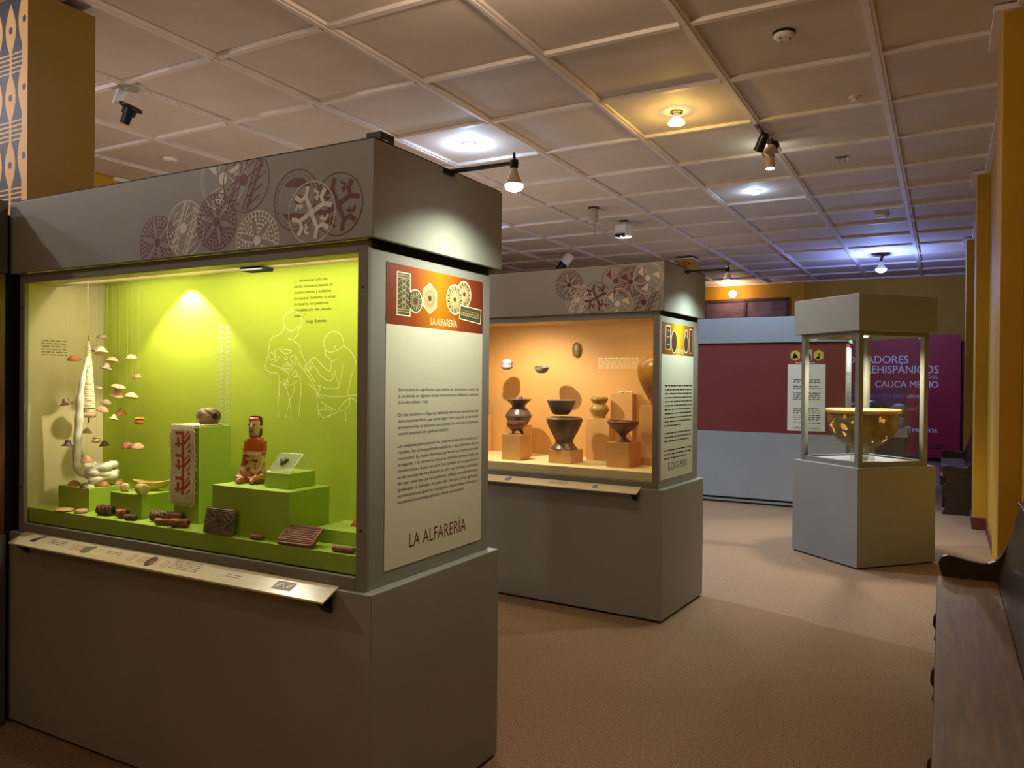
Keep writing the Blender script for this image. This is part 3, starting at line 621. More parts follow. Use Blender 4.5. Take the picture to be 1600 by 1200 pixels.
HD2 = ramp_print('yellow_header_print', [(0.0, '#6a3412'), (0.28, '#8a5a10'), (0.5, '#d6b008'), (0.72, '#8a5a10'), (1.0, '#6a3412')], 1, 1/0.59, -0.06/0.59)
paras2 = [(1.470, 0.0125, [(1, i) for i in range(10)]+[(0.6, 11)], False), (1.165, 0.0125, [(1, 21), (1, 22), (0.9, 23)], False), (1.055, 0.0125, [(1, 31), (1, 32), (0.85, 33)], False)]
poster(sp2, 0.772, 0.062, 0.648, 0.877, 1.878, 1.675, 'EL CAUCA MEDIO', 'EL CAUCA MEDIO', INK, paras2, HD2, art2)
rl, ro, rez = label_rail(t2, -1.90, -0.148, 0.834, 0.0155, 0.800, -0.060); hh = rez.length
for x0 in (0.3, 1.1): railprint(mat('grey_ink', '#6a5a4a', 0.5), lambda P: [P.scrib(x0, x0+0.14, hh*0.75-i*0.010, 0.006, i) for i in range(4)], 'label_lettering')
railprint(mat('blue_grey_print', '#6c7484', 0.5), lambda P: (P.disc(0.78, hh*0.45, 0.020, e=1.2), P.disc(0.79, hh*0.66, 0.014)), 'label_picture'); railprint(mat('blue_grey_print', '#6c7484', 0.5), lambda P: P.disc(1.45, hh*0.5, 0.02), 'label_picture')
BB2 = [o for o in t2.children if o.name.startswith('back_board')][0]
P = Print((0, 0.722, 0), (1, 0, 0), (0, 0, 1), None, 0.0008)
for i in range(6): P.scrib(-0.80, -0.47, 1.668-i*0.0145, 0.010, i+70)
P.build('wall_lettering', mat('pale_lettering', '#f4e8cc', 0.5), BB2)

# --- pedestal showcase with the bowl
P3 = (-0.5956, 6.8349, 0); TH3 = -0.7339
t3 = empty('pedestal_showcase', P3, TH3, 'free standing square grey showcase with glass on all sides holding one clay bowl', 'showcase')
w3, d3 = 0.781, 0.818
boxo('toe_kick', (-w3+0.012, 0.012, 0, -0.012, d3-0.012, 0.018), DARK, t3, 0)
boxo('base', (-w3, 0, 0.012, 0, d3, 0.816), GREY, t3, 0.003)
boxo('canopy', (-w3, 0, 1.9275, 0, d3, 2.2265), GREY, t3, 0.003)
i3 = 0.045; p3 = 0.045
for x, y in ((-i3-p3, i3), (-w3+i3, i3), (-i3-p3, d3-i3-p3), (-w3+i3, d3-i3-p3)): boxo('frame_post', (x, y, 0.816, x+p3, y+p3, 1.9275), FRAME, t3)
for y in (i3, d3-i3-p3):
    for z0, z1 in ((0.816, 0.858), (1.895, 1.9275)): boxo('frame_rail', (-w3+i3+p3, y+0.004, z0, -i3-p3, y+p3-0.004, z1), FRAME, t3)
    boxo('glass_pane', (-w3+i3+p3, y+0.018, 0.858, -i3-p3, y+0.024, 1.895), GLASS, t3, 0)
for x in (-i3-p3, -w3+i3):
    for z0, z1 in ((0.816, 0.858), (1.895, 1.9275)): boxo('frame_rail', (x+0.004, i3+p3, z0, x+p3-0.004, d3-i3-p3, z1), FRAME, t3)
    boxo('glass_pane', (x+0.018, i3+p3, 0.858, x+0.024, d3-i3-p3, 1.895), GLASS, t3, 0)
boxo('display_floor', (-w3+i3+p3, i3+p3, 0.8165, -i3-p3, d3-i3-p3, 0.846), mat('white_display_board', '#d8d2c4', 0.5), t3)
for x, y in ((-0.20, 0.22), (-0.58, 0.22), (-0.20, 0.60), (-0.58, 0.60)): MB().lathe([(0.03, 0), (0.03, 0.012)], 18, (x, y, 1.915)).build('downlight', bulbmat('warm_lens', HALO, 8), t3)

# --- far showcase seen from its red back
t4 = empty('red_showcase', (-0.985, 9.83, 0), 0, 'long grey showcase with plain dark red back and white grave poster', 'showcase')
FGREY = mat('blue_grey_board', '#8d9296', 0.55, var=0.04, vscale=1.5)
boxo('toe_kick', (-1.97, 0.03, 0, -0.03, 0.77, 0.075), DARK, t4, 0); boxo('skirting_strip', (-1.97, 0.022, 0.022, -0.02, 0.03, 0.048), FGREY, t4)
boxo('base', (-2.0, 0, 0.075, 0, 0.80, 0.888), FGREY, t4, 0.003)
rp = boxo('red_panel', (-1.97, 0.012, 0.888, -0.02, 0.79, 1.972), REDP, t4)
boxo('shadow_gap', (-1.97, 0.03, 1.972, -0.03, 0.77, 1.986), DARK, t4, 0)
boxo('canopy', (-2.0, -0.003, 1.986, 0, 0.803, 2.298), FGREY, t4, 0.003)
O4 = (-0.985, 9.83)
boxo('grave_poster', (-0.657, 0.0095, 0.928, -0.232, 0.012, 1.922), PAPER, rp, 0)
P = Print((-0.657, 0.0095, 0), (1, 0, 0), (0, 0, 1), None, 0.0008); P.rect(0, 1.722, 0.425, 1.922); P.build('poster_header', mat('red_header_print', '#7a2412', 0.5), rp)
P = Print((-0.657, 0.0095, 0), (1, 0, 0), (0, 0, 1), None, 0.0014)
GM = [mat('yellow_print', '#c8b43c', 0.5), mat('pale_grey_print', '#b0b2b4', 0.5), INK]
def gp(base, over):
    P = Print((-0.657, 0.0095, 0), (1, 0, 0), (0, 0, 1), None, 0.0014); base(P); P.lift = 0.002; over(P); P.build('header_picture', GM, rp)
hexg = lambda x: (lambda P: P.poly([(x+0.062*math.sin(i*PI/3), 1.828+0.066*math.cos(i*PI/3)) for i in range(6)], 0))
gp(hexg(0.085), lambda P: P.poly([(0.075, 1.87), (0.12, 1.80), (0.05, 1.79)], 2)); gp(hexg(0.345), lambda P: (P.line((0.352, 1.86), (0.352, 1.79), 0.012, 2), P.disc(0.340, 1.797, 0.020, 10, 2)))
gp(lambda P: P.rect(0.160, 1.765, 0.272, 1.895, 1), lambda P: (P.disc(0.215, 1.815, 0.045, 14, 2), P.rect(0.20, 1.772, 0.262, 1.80, 2)))
P = Print((-0.657, 0.0095, 0), (1, 0, 0), (0, 0, 1), None, 0.0014); P.scrib(0.09, 0.30, 1.735, 0.015, 4); P.build('header_lettering', OUTL, rp)
for z, n in ((1.53, 2), (1.455, 2), (1.375, 4), (1.19, 3), (1.11, 2), (1.06, 1), (1.02, 1)):
    P = Print((-0.657, 0.0095, 0), (1, 0, 0), (0, 0, 1), None, 0.0008)
    for i in range(n): P.scrib(0.065, 0.37, z-i*0.025, 0.014, int(z*100)+i)
    P.build('lettering', INK, rp)
P = Print((-0.657, 0.0095, 0), (1, 0, 0), (0, 0, 1), None, 0.0008); P.text('TUMBAS DE CANCEL', 0.215, 0.948, 0.030, 0.34, 'C'); P.build('title_lettering', INK, rp)
boxo('side_poster', (-0.02, 0.08, 0.95, -0.018, 0.70, 1.93), PAPER, rp, 0)
P = Print((-0.018, 0.08, 0), (0, 1, 0), (0, 0, 1), None, 0.0008)
for i in range(24): P.scrib(0.06, 0.56, 1.62-i*0.024, 0.012, i+900)
P.build('side_lettering', INK, rp)

# --- dark wooden cabinet at the left edge
t5 = empty('wooden_showcase', (-3.515, 1.885, 0), PI/2, 'dark cabinet with brown wooden middle at the left end of the lime showcase', 'showcase')
boxo('base', (-2.0, 0, 0.002, 0, 0.8, 0.82), mat('dark_grey_board', '#4c4a42', 0.55), t5); boxo('canopy', (-2.0, -0.002, 1.94, 0, 0.8, 2.247), mat('dark_grey_board', '#4c4a42', 0.55), t5)
boxo('dark_gap_filler', (0.02, 0.050, 0.002, 0.70, 0.075, 2.2), DARK, t5); boxo('wooden_front', (-1.99, 0.006, 0.82, -0.004, 0.78, 1.94), mat('brown_front_wood', '#4a2410', 0.4, col2='#6b3818', vscale=4, stretch=(6, 6, 0.8)), t5)  # black sheet added to keep the gap beside the lime showcase dark

# --- title wall at the far end
t6 = empty('title_panel', (-0.9, 17.2, 0), 0, 'tall crimson title panel with white lettering behind the pedestal showcase', 'panel')
boxo('board', (-1.9, 0.0, 0.07, 1.189, 0.09, 2.45), MARP, t6, 0.004); boxo('foot_strip', (-1.9, 0.005, 0, 1.20, 0.14, 0.069), DARK, t6)
boxo('edge_board', (1.190, 0.06, 0.07, 1.30, 0.14, 2.33), mat('brown_edge_board', '#3a1612', 0.6), t6)
for a in (('POBLADORES', -0.918, 1.905, 0.150, 1.210, 'L', 0.004), ('PREHISPÁNICOS', 0.815, 1.708, 0.150, 1.385, 'R', 0.004), ('DEL', 0.815, 1.610, 0.060, 0.19, 'R', 0), ('CAUCA MEDIO', 0.815, 1.430, 0.125, 1.11, 'R', 0.004), ('UN ENTORNO POR DESCUBRIR', 0.50, 1.225, 0.062, 1.30, 'R', 0), ('MUSEOS', 0.80, 0.560, 0.070, 0.42, 'R', 0.010)):
    TX = Print((0, 0, 0), (1, 0, 0), (0, 0, 1), None, 0.0015); TX.text(a[0], a[1], a[2], a[3], a[4], a[5], bold=a[6]); TX.build('lettering', mat('white_lettering', '#e8e8f2', 0.5), t6)
E1 = Print((0, 0, 0), (1, 0, 0), (0, 0, 1), None, 0.0015); E1.rect(0.235, 0.535, 0.345, 0.67); E1.build('emblem', mat('pale_blue_print', '#a8b8d8', 0.5), t6)
E2 = Print((0, 0, 0), (1, 0, 0), (0, 0, 1), None, 0.003); E2.disc(0.285, 0.625, 0.022, 12); E2.pline([(0.25, 0.56), (0.29, 0.59), (0.33, 0.55)], 0.014); E2.build('emblem', mat('blue_print', '#3c5c9c', 0.5), t6)
E3 = Print((0, 0, 0), (1, 0, 0), (0, 0, 1), None, 0.0015)
for i in range(2): E3.scrib(0.62, 0.95, 0.30-i*0.05, 0.03, i+40)
E3.build('ornament', mat('dark_crimson_print', '#4c0a18', 0.5), t6)

# --- small showcase between pedestal and title panel, blue light put into its colours
t7 = empty('blue_showcase', (-0.95, 13.0, 0), 0, 'small showcase with violet glass hood behind the pedestal showcase', 'showcase')
boxo('base', (-0.45, 0, 0.002, 0.46, 0.55, 0.70), mat('charcoal_board', '#3a3a40', 0.6), t7); boxo('top_slab', (-0.47, -0.02, 0.70, 0.49, 0.57, 0.83), mat('pale_slab', '#b8aca0', 0.5), t7)
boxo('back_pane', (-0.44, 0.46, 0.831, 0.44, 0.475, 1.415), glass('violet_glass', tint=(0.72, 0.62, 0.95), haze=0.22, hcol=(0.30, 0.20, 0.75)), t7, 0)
boxo('glass_pane', (-0.44, 0.0, 0.831, 0.44, 0.005, 1.42), GLASS, t7, 0); boxo('glass_pane', (0.435, 0.006, 0.831, 0.44, 0.459, 1.42), GLASS, t7, 0)
boxo('glass_lid', (-0.44, 0.0, 1.4205, 0.44, 0.475, 1.426), GLASS, t7, 0)
# ------------------------------------------------------------------ display blocks
def block(x0, x1, y0, y1, z0, z1, m, label, group, rz=0, loc=None):
    cx, cy = (x0+x1)/2, (y0+y1)/2
    o = MB().box(x0-cx, y0-cy, 0, x1-cx, y1-cy, z1-z0).build('display_block', m, None, loc or (cx, cy, z0), (0, 0, rz), bevel=0.0015)
    return tag(o, label, 'block', group)
PZ = 0.9305; G1 = 'lime green display blocks'
block(-3.362, -3.144, 2.018, 2.213, PZ, 1.027, LIMEB, 'low green block under the coiled cotton in the left corner', G1)
block(-3.013, -2.813, 2.026, 2.190, PZ, 1.025, LIMEB, 'low green block carrying a boat-shaped dish beside the hanging textile', G1)
block(-2.677, -2.531, 2.070, 2.226, PZ, 1.308, LIMEB, 'tall narrow green block draped with the red patterned textile', G1)
block(-2.362, -1.978, 1.992, 2.197, PZ, 1.105, LIMEB, 'widest green block under the seated clay figurine', G1)
block(-2.150, -2.030, 2.046, 2.179, 1.1055, 1.160, LIMEB, 'small green block on the widest block holding the acrylic tent', G1)
block(-1.930, -1.640, 2.067, 2.235, PZ, 0.977, LIMEB, 'low green block at the right post with an orange shard on top', G1)
def L2(x, y, z=0):
    c_, s_ = math.cos(TH2), math.sin(TH2); return (LOC2[0]+x*c_-y*s_, LOC2[1]+x*s_+y*c_, z)
G2 = 'orange tan display blocks'
def block2(x0, x1, y0, y1, z1, label): block(x0, x1, y0, y1, 0.9255, z1, TANB, label, G2, TH2, L2((x0+x1)/2, (y0+y1)/2, 0.9255))
block2(-1.300, -1.145, 0.172, 0.312, 1.111, 'tan block in front carrying the little tripod bowl')
block2(-1.385, -1.235, 0.345, 0.495, 1.163, 'tan block behind the tripod bowl carrying the flared double vessel')
block2(-0.915, -0.737, 0.177, 0.361, 1.018, 'squat tan block under the large footed urn')
block2(-0.801, -0.617, 0.530, 0.640, 1.230, 'tall tan block under the golden double-bellied jar')
block2(-0.475, -0.311, 0.190, 0.385, 1.090, 'tan block under the tilted pedestal dish')
block2(-0.660, -0.488, 0.646, 0.715, 1.410, 'pale tan block at the back with white bone fragments')
block2(-1.880, -1.740, 0.560, 0.690, 1.216, 'tan block half hidden behind the pottery poster edge')
block2(-0.340, -0.110, 0.430, 0.640, 1.333, 'tall tan block under the big tapering jar')

# ------------------------------------------------------------------ clay vessels
def clay(name, a, b, rough=0.45, vs=9, bump=0.15): return mat(name, a, rough, col2=b, vscale=vs, bump=bump, bscale=50)
DKC = clay('dark_slip_clay', '#43322f', '#6d554c', 0.32); BRC = clay('brown_clay', '#5c3722', '#84523a', 0.4); GOC = clay('golden_clay', '#8a6a30', '#b59450', 0.38)
GRC = clay('grey_clay', '#5c544c', '#7a7064', 0.5); WHC = clay('whitened_clay', '#6a646e', '#a09aa2', 0.5); JARC = clay('ochre_jar_clay', '#7a4f22', '#b07c3c', 0.3)
def smoothprof(pr, sub=4):
    out = []
    for i in range(len(pr)-1):
        p0, p1, p2, p3 = pr[max(i-1, 0)], pr[i], pr[i+1], pr[min(i+2, len(pr)-1)]
        for k in range(sub):
            t = k/sub; f = lambda a, b, c_, d: 0.5*((2*b)+(-a+c_)*t+(2*a-5*b+4*c_-d)*t*t+(-a+3*b-3*c_+d)*t**3)
            out.append((max(0.001, f(p0[0], p1[0], p2[0], p3[0])), f(p0[1], p1[1], p2[1], p3[1])))
    return out+[pr[-1]]
def vessel(name, loc, prof, m, label, cat, group=None, wall=0.008, rot=(0, 0, 0), fn=None, n=36, sub=4, depth=0.35):
    """prof: outside from foot to rim; an inner wall is added"""
    z0 = prof[0][1]; pr = smoothprof([(r, z-z0) for r, z in prof], sub)
    zt = pr[-1][1]; inner = [(max(0.002, r-wall), z) for r, z in reversed(pr) if z > zt*(1-depth)]
    b = MB().lathe(pr+[(pr[-1][0]-wall*0.5, zt+wall*0.4)]+inner+[(0.003, inner[-1][1]-0.002)], n, fn=fn)
    o = b.build(name, m, None, loc, rot, smooth=True)
    return tag(o, label, cat, group)
o = vessel('double_vessel', L2(-1.313, 0.42, 1.1638), [(0.060, 1.164), (0.072, 1.178), (0.094, 1.215), (0.098, 1.240), (0.070, 1.282), (0.050, 1.302), (0.062, 1.325), (0.101, 1.357)], DKC, 'dark vessel with round belly and wide flared rim behind the tripod bowl', 'vessel')
MB().lathe([(0.012, 0), (0.016, 0.012), (0.010, 0.024), (0.002, 0.028)], 14, (0.03, -0.02, 0.192)).build('rim_knob', DKC, o, smooth=True)
t = empty('tripod_bowl', L2(-1.222, 0.24, 1.1115), 0, 'small brown bowl on stub legs on the front tan block', 'bowl')
MB().lathe(smoothprof([(0.022, 0.022), (0.044, 0.030), (0.066, 0.055), (0.070, 0.072), (0.066, 0.092)])+[(0.058, 0.094), (0.058, 0.070), (0.03, 0.045), (0.004, 0.040)], 30, cap0=True).build('bowl_body', BRC, t, smooth=True)
for k in range(3):
    a = k*2*PI/3+0.5; MB().tube([(0.030*math.cos(a), 0.030*math.sin(a), 0.034), (0.044*math.cos(a), 0.044*math.sin(a), 0.010), (0.046*math.cos(a), 0.046*math.sin(a), 0.0)], [0.014, 0.011, 0.009], 10).build('leg', BRC, t, smooth=True)
def hang(o, x, y, z0, z1, dx=0.0):
    """nylon threads from the top of a hung piece to the soffit"""
    M_ = o.matrix_basis.inverted()
    for s_ in ((-dx, dx) if dx else (0,)):
        p = M_ @ Vector((x+s_, y, z0)); q = M_ @ Vector((x+s_*0.6, y, z1)); MB().tube([p, q], 0.0004, 4).build('nylon_thread', THREAD, o)
o = vessel('hanging_bowl', L2(-0.871, 0.28, 1.262), [(0.036, 1.252), (0.056, 1.256), (0.082, 1.296), (0.104, 1.351)], GRC, 'plain grey conical bowl hung above the mouth of the footed urn', 'bowl', depth=0.8)
hang(o, *L2(-0.871, 0.28)[:2], 1.355, 1.899, 0.094)
vessel('footed_urn', L2(-0.839, 0.27, 1.0185), [(0.098, 1.017), (0.094, 1.024), (0.067, 1.058), (0.065, 1.085), (0.105, 1.161), (0.126, 1.215), (0.129, 1.232), (0.112, 1.241)], clay('umber_clay', '#4a3526', '#6f5238', 0.35), 'large dark urn with spreading foot and broad shoulder at centre of orange showcase', 'urn')
vessel('double_jar', L2(-0.722, 0.585, 1.2305), [(0.042, 1.230), (0.046, 1.245), (0.060, 1.268), (0.070, 1.291), (0.060, 1.318), (0.046, 1.332), (0.058, 1.352), (0.065, 1.366), (0.060, 1.379)], GOC, 'golden jar of two stacked bulges on the tall tan block', 'jar')
vessel('pedestal_dish', L2(-0.400, 0.285, 1.0905), [(0.060, 1.091), (0.052, 1.098), (0.030, 1.116), (0.022, 1.132), (0.040, 1.152), (0.085, 1.188), (0.108, 1.222), (0.107, 1.231)], BRC, 'brown shallow dish on a stem foot at the right front', 'dish', fn=lambda a, k: 1+0.03*math.cos(a))
o = vessel('tapering_jar', L2(-0.240, 0.53, 1.3335), [(0.052, 1.335), (0.070, 1.380), (0.100, 1.430), (0.140, 1.520), (0.150, 1.590), (0.132, 1.640), (0.080, 1.682), (0.042, 1.700), (0.040, 1.714), (0.052, 1.730)], JARC, 'big ochre jar with narrow neck partly hidden by the right frame post', 'jar')
vessel('small_goblet', L2(-1.806, 0.63, 1.2165), [(0.062, 1.216), (0.066, 1.225), (0.050, 1.255), (0.046, 1.268), (0.064, 1.300), (0.068, 1.330)], DKC, 'dark waisted goblet peeping out from behind the pottery poster edge', 'goblet')
o = vessel('hanging_pot', L2(-1.441, 0.45, 1.580), [(0.012, 1.582), (0.035, 1.590), (0.046, 1.606), (0.040, 1.618), (0.044, 1.632), (0.040, 1.650), (0.026, 1.662)], WHC, 'small whitish waisted pot hung high at left in the orange showcase', 'pot', wall=0.005)
hang(o, *L2(-1.441, 0.45)[:2], 1.66, 1.899, 0.024)
o = vessel('hanging_bowl', L2(-1.135, 0.45, 1.556), [(0.014, 1.556), (0.034, 1.562), (0.050, 1.582), (0.054, 1.600)], GRC, 'small shallow grey bowl hung high beside the whitish waisted pot', 'bowl', wall=0.005, depth=0.8, rot=(0.12, 0.08, 0))
hang(o, *L2(-1.135, 0.45)[:2], 1.602, 1.899, 0.048)
o = MB().lathe(smoothprof([(0.004, -0.056), (0.024, -0.045), (0.035, -0.015), (0.036, 0.015), (0.026, 0.045), (0.006, 0.058)]), 20, sy=0.35).build('oval_plaque', clay('olive_clay', '#5c481e', '#7c6228', 0.4), None, L2(-0.978, 0.7075, 1.735), (0, 0, TH2), smooth=True)
tag(o, 'olive brown oval clay plaque on the orange back board', 'plaque')
for k, (dx, w_) in enumerate(((-0.03, 0.05), (0.02, 0.06))):
    o = MB().lathe(smoothprof([(0.003, 0), (0.010, 0.006), (0.008, w_*0.5), (0.012, w_-0.008), (0.003, w_)]), 10).build('bone_fragment', mat('bone', '#d8c8a0', 0.6), None, L2(-0.576+dx, 0.680, 1.4105+0.011), (PI/2, 0, TH2+1.1+0.5*k), smooth=True)
    tag(o, ('longer' if k else 'shorter')+' pale bone fragment on the faint back block of the orange showcase', 'bone')

# the bowl in the pedestal case
t = empty('clay_bowl', (-0.6106, 7.4006, 0.8465), 0, 'large clay bowl with thick orange rim and jagged holes inside the pedestal showcase', 'bowl')
BOWLC = clay('burnt_olive_clay', '#5a4418', '#8a6a2c', 0.5, 12, 0.4)
bp_ = smoothprof([(0.004, 0.100), (0.06, 0.102), (0.13, 0.118), (0.205, 0.165), (0.262, 0.240), (0.284, 0.320), (0.280, 0.398)], 16)
CAMDIR = math.atan2(-7.4, 0.61); NB = 280
HOLES = [(-1.12, 0.30, 0.026), (-1.05, 0.25, 0.024), (-0.98, 0.33, 0.015), (-0.92, 0.355, 0.013), (-0.52, 0.37, 0.017), (-0.60, 0.29, 0.020), (-0.50, 0.275, 0.018), (-0.62, 0.225, 0.019), (-0.28, 0.33, 0.012), (0.50, 0.355, 0.018), (0.60, 0.345, 0.014), (1.25, 0.30, 0.010), (0.90, 0.205, 0.010), (1.15, 0.21, 0.011), (0.95, 0.172, 0.017), (1.06, 0.178, 0.015), (0.42, 0.16, 0.009)]
nzv = lambda p: noise.noise(Vector(p)*38)
m_ = MB(); m_.lathe(bp_, NB, fn=lambda a, k: 1+0.008*math.sin(3*a)+0.005*math.sin(7*a+1), cap0=False, cap1=False)
keep = []
for f in m_.f:
    cx_q = [sum(m_.v[q][k] for q in f)/len(f) for k in range(3)]; rr_ = math.hypot(cx_q[0], cx_q[1]); an = math.atan2(cx_q[1], cx_q[0])-CAMDIR; an = (an+PI) % (2*PI)-PI
    if not any(math.hypot((an-a)*rr_, (cx_q[2]-z)*0.9) < s_*(1+0.55*nzv(cx_q)) for a, z, s_ in HOLES): keep.append(f)
m_.f = keep; m_.m = [0]*len(keep)
o = m_.build('bowl_body', BOWLC, t); o.data.polygons.foreach_set('use_smooth', [True]*len(o.data.polygons)); sd = o.modifiers.new('solid', 'SOLIDIFY'); sd.thickness = 0.010; sd.offset = -1
MB().lathe(smoothprof([(0.276, 0.392), (0.298, 0.398), (0.307, 0.414), (0.300, 0.428), (0.284, 0.433), (0.268, 0.424), (0.266, 0.400)], 3), 48, cap0=False, cap1=False, fn=lambda a, k: 1+0.012*math.sin(5*a)+0.006*math.sin(11*a)).build('rim', clay('orange_clay', '#b0742c', '#cf9a4c', 0.5), t, smooth=True)
MB().lathe([(0.10, 0.0), (0.10, 0.112), (0.094, 0.112), (0.094, 0.0), (0.10, 0.0)], 30, cap0=False, cap1=False).build('acrylic_ring', ACRYL, t, smooth=True)
# blue showcase pieces
vessel('dark_blue_pot', (-1.02, 13.22, 0.8312), [(0.10, 0.83), (0.18, 0.90), (0.26, 1.02), (0.28, 1.12), (0.22, 1.20), (0.16, 1.24)], mat('blue_lit_pot_clay', '#1c2440', 0.25), 'round blue-black pot under the violet glass hood', 'pot')  # blue light on the pot is put into its base colour
t = empty('white_figure', (-0.59, 13.22, 0.8312), 0, 'squat whitish stone figure beside the blue-black pot', 'figure')
WST = mat('white_stone', '#a8a8b4', 0.6, var=0.2, vscale=14)
MB().lathe(smoothprof([(0.07, 0), (0.10, 0.05), (0.09, 0.14), (0.05, 0.17)]), 20).build('body', WST, t, smooth=True)
h_ = MB().lathe(smoothprof([(0.03, 0.165), (0.085, 0.20), (0.10, 0.27), (0.08, 0.34), (0.01, 0.37)]), 20, sy=0.9).build('head', WST, t, smooth=True)
for x in (-0.035, 0.035): MB().lathe([(0.017, 0), (0.014, 0.006), (0.001, 0.008)], 10, (x, -0.086, 0.275), ax=(0, -1, 0.1)).build('eye', DARK, h_)

# ------------------------------------------------------------------ things in the lime showcase
CL1 = clay('terracotta_clay', '#a05c34', '#c07a4c', 0.6, 40); CL2 = clay('pale_terracotta', '#b5825a', '#cfa078', 0.6, 40); CL3 = clay('greyish_clay', '#8a6a58', '#a88a74', 0.6, 40); CL4 = clay('black_clay', '#3a2420', '#553630', 0.5, 40); CL5 = clay('bone_clay', '#c8a874', '#dcc498', 0.6, 40)
GW = 'spindle whorls in the lime showcase'
HOLE = mat('dark_hole', '#1a0f0a', 0.9)
def whorl(loc, s, kind, m, label, tilt=(0, 0), hung=True):
    s = s*1.08
    pr = {'dome': [(0.97, 0.0), (1.0, 0.08), (0.95, 0.22), (0.76, 0.50), (0.50, 0.72), (0.26, 0.84), (0.15, 0.86)],
          'hat': [(1.0, 0.0), (1.02, 0.10), (0.80, 0.26), (0.52, 0.48), (0.44, 0.86), (0.30, 1.04), (0.16, 1.08)],
          'disc': [(0.92, 0.0), (1.0, 0.16), (1.0, 0.34), (0.90, 0.50), (0.3, 0.56)],
          'cone': [(1.0, 0.0), (1.0, 0.12), (0.68, 0.60), (0.34, 1.05), (0.16, 1.12)],
          'reel': [(0.92, 0.0), (1.0, 0.12), (0.80, 0.34), (0.46, 0.70), (0.44, 1.0), (0.62, 1.32), (1.02, 1.52), (1.0, 1.66), (0.72, 1.86), (0.2, 1.96)],
          'jar': [(0.80, 0.0), (1.0, 0.30), (0.98, 0.75), (0.72, 1.0), (0.70, 1.12), (0.96, 1.26), (0.90, 1.42), (0.2, 1.46)]}[kind]
    rot = (tilt[0], tilt[1], random.uniform(0, 6))
    b = MB().lathe([(r*s, z*s) for r, z in smoothprof(pr, 2)], 22)
    o = b.build('spindle_whorl', m, None, loc, rot, smooth=True)
    tag(o, label, 'spindle whorl', GW)
    top = pr[-1][1]*s
    MB().lathe([(0.13*s, 0), (0.12*s, 0.001), (0.002, 0.0012)], 10, (0, 0, top-0.0006)).build('hole', HOLE, o)
    if hung:
        M_ = Matrix.Translation(loc) @ Matrix.Rotation(0, 4, 'X'); 
        from mathutils import Euler
        M_ = Matrix.Translation(loc) @ Euler(rot).to_matrix().to_4x4(); Mi = M_.inverted(); tp = M_ @ Vector((0, 0, top))
        MB().tube([Mi @ tp, Mi @ Vector((tp.x, tp.y, 1.8995))], 0.0004, 4).build('nylon_thread', THREAD, o)
    return o
WH = [(-3.341, 2.2, 1.673, .021, 'dome', CL3, 'topmost hanging whorl, a dull clay dome above the spindle tip'),
(-3.306, 2.15, 1.613, .022, 'dome', CL3, 'dull clay dome whorl just right of the spindle tip'),
(-3.223, 2.12, 1.602, .026, 'cone', CL5, 'pale conical whorl hanging second below the topmost one'),
(-3.304, 2.05, 1.570, .026, 'dome', CL1, 'orange domed whorl left of the upper spindle'),
(-3.283, 2.10, 1.562, .018, 'disc', CL3, 'whorl mostly hidden behind the white roving'),
(-3.266, 2.2, 1.568, .024, 'dome', CL2, 'domed whorl right of the pale conical whorl'),
(-3.236, 2.15, 1.533, .023, 'hat', CL3, 'whorl with flat brim hanging in front of the corner'),
(-3.131, 2.2, 1.579, .022, 'dome', CL2, 'domed whorl farthest right among the upper row'),
(-3.119, 2.22, 1.495, .019, 'dome', CL1, 'small tilted orange whorl on the right edge of the cluster'),
(-3.306, 2.15, 1.445, .022, 'disc', CL5, 'pale flat whorl just right of the yarn cone'),
(-3.159, 2.15, 1.413, .026, 'reel', CL2, 'tall reel-shaped whorl with two flanges'),
(-3.130, 2.2, 1.407, .027, 'dome', CL5, 'largest tilted pale whorl right of the reel-shaped one'),
(-3.325, 2.03, 1.376, .026, 'hat', CL3, 'brimmed hat-shaped whorl left of the yarn cone'),
(-3.159, 2.1, 1.383, .021, 'dome', CL3, 'grey clay whorl touching another below the reel-shaped one'),
(-3.151, 2.08, 1.352, .023, 'dome', CL2, 'whorl hanging just under the grey clay one'),
(-3.171, 2.18, 1.336, .020, 'cone', CL1, 'small cone whorl with knob left of the orange jar-shaped one'),
(-3.136, 2.12, 1.316, .019, 'hat', CL5, 'little pale pointed whorl below the small cone'),
(-3.076, 2.2, 1.295, .018, 'jar', clay('orange_jar_clay', '#c06a22', '#d98a3a', 0.5), 'bright orange jar-shaped whorl at the far right of the cluster'),
(-3.289, 2.10, 1.250, .020, 'cone', CL5, 'pale pointed whorl close right of the lower roving'),
(-3.235, 1.98, 1.205, .023, 'hat', CL4, 'black hat-shaped whorl left of the lower roving'),
(-3.194, 2.08, 1.215, .015, 'jar', CL5, 'tiny white banded whorl right of the roving'),
(-3.180, 2.11, 1.200, .019, 'cone', CL4, 'dark whorl beside the tiny white banded one'),
(-3.154, 2.2, 1.190, .024, 'dome', CL1, 'left of the two neighbouring domes at lower right'),
(-3.084, 2.2, 1.190, .025, 'dome', CL2, 'right of the two neighbouring domes at lower right'),
(-3.209, 2.05, 1.135, .023, 'cone', CL2, 'lowest hanging whorl, a cone just above the cotton coil')]
for x, y, z, s, k, m, lb in WH: whorl((x, y, z), s, k, m, lb, (random.uniform(-0.25, 0.25), random.uniform(-0.2, 0.2)))
BT = 1.0275; BTB = 1.0255
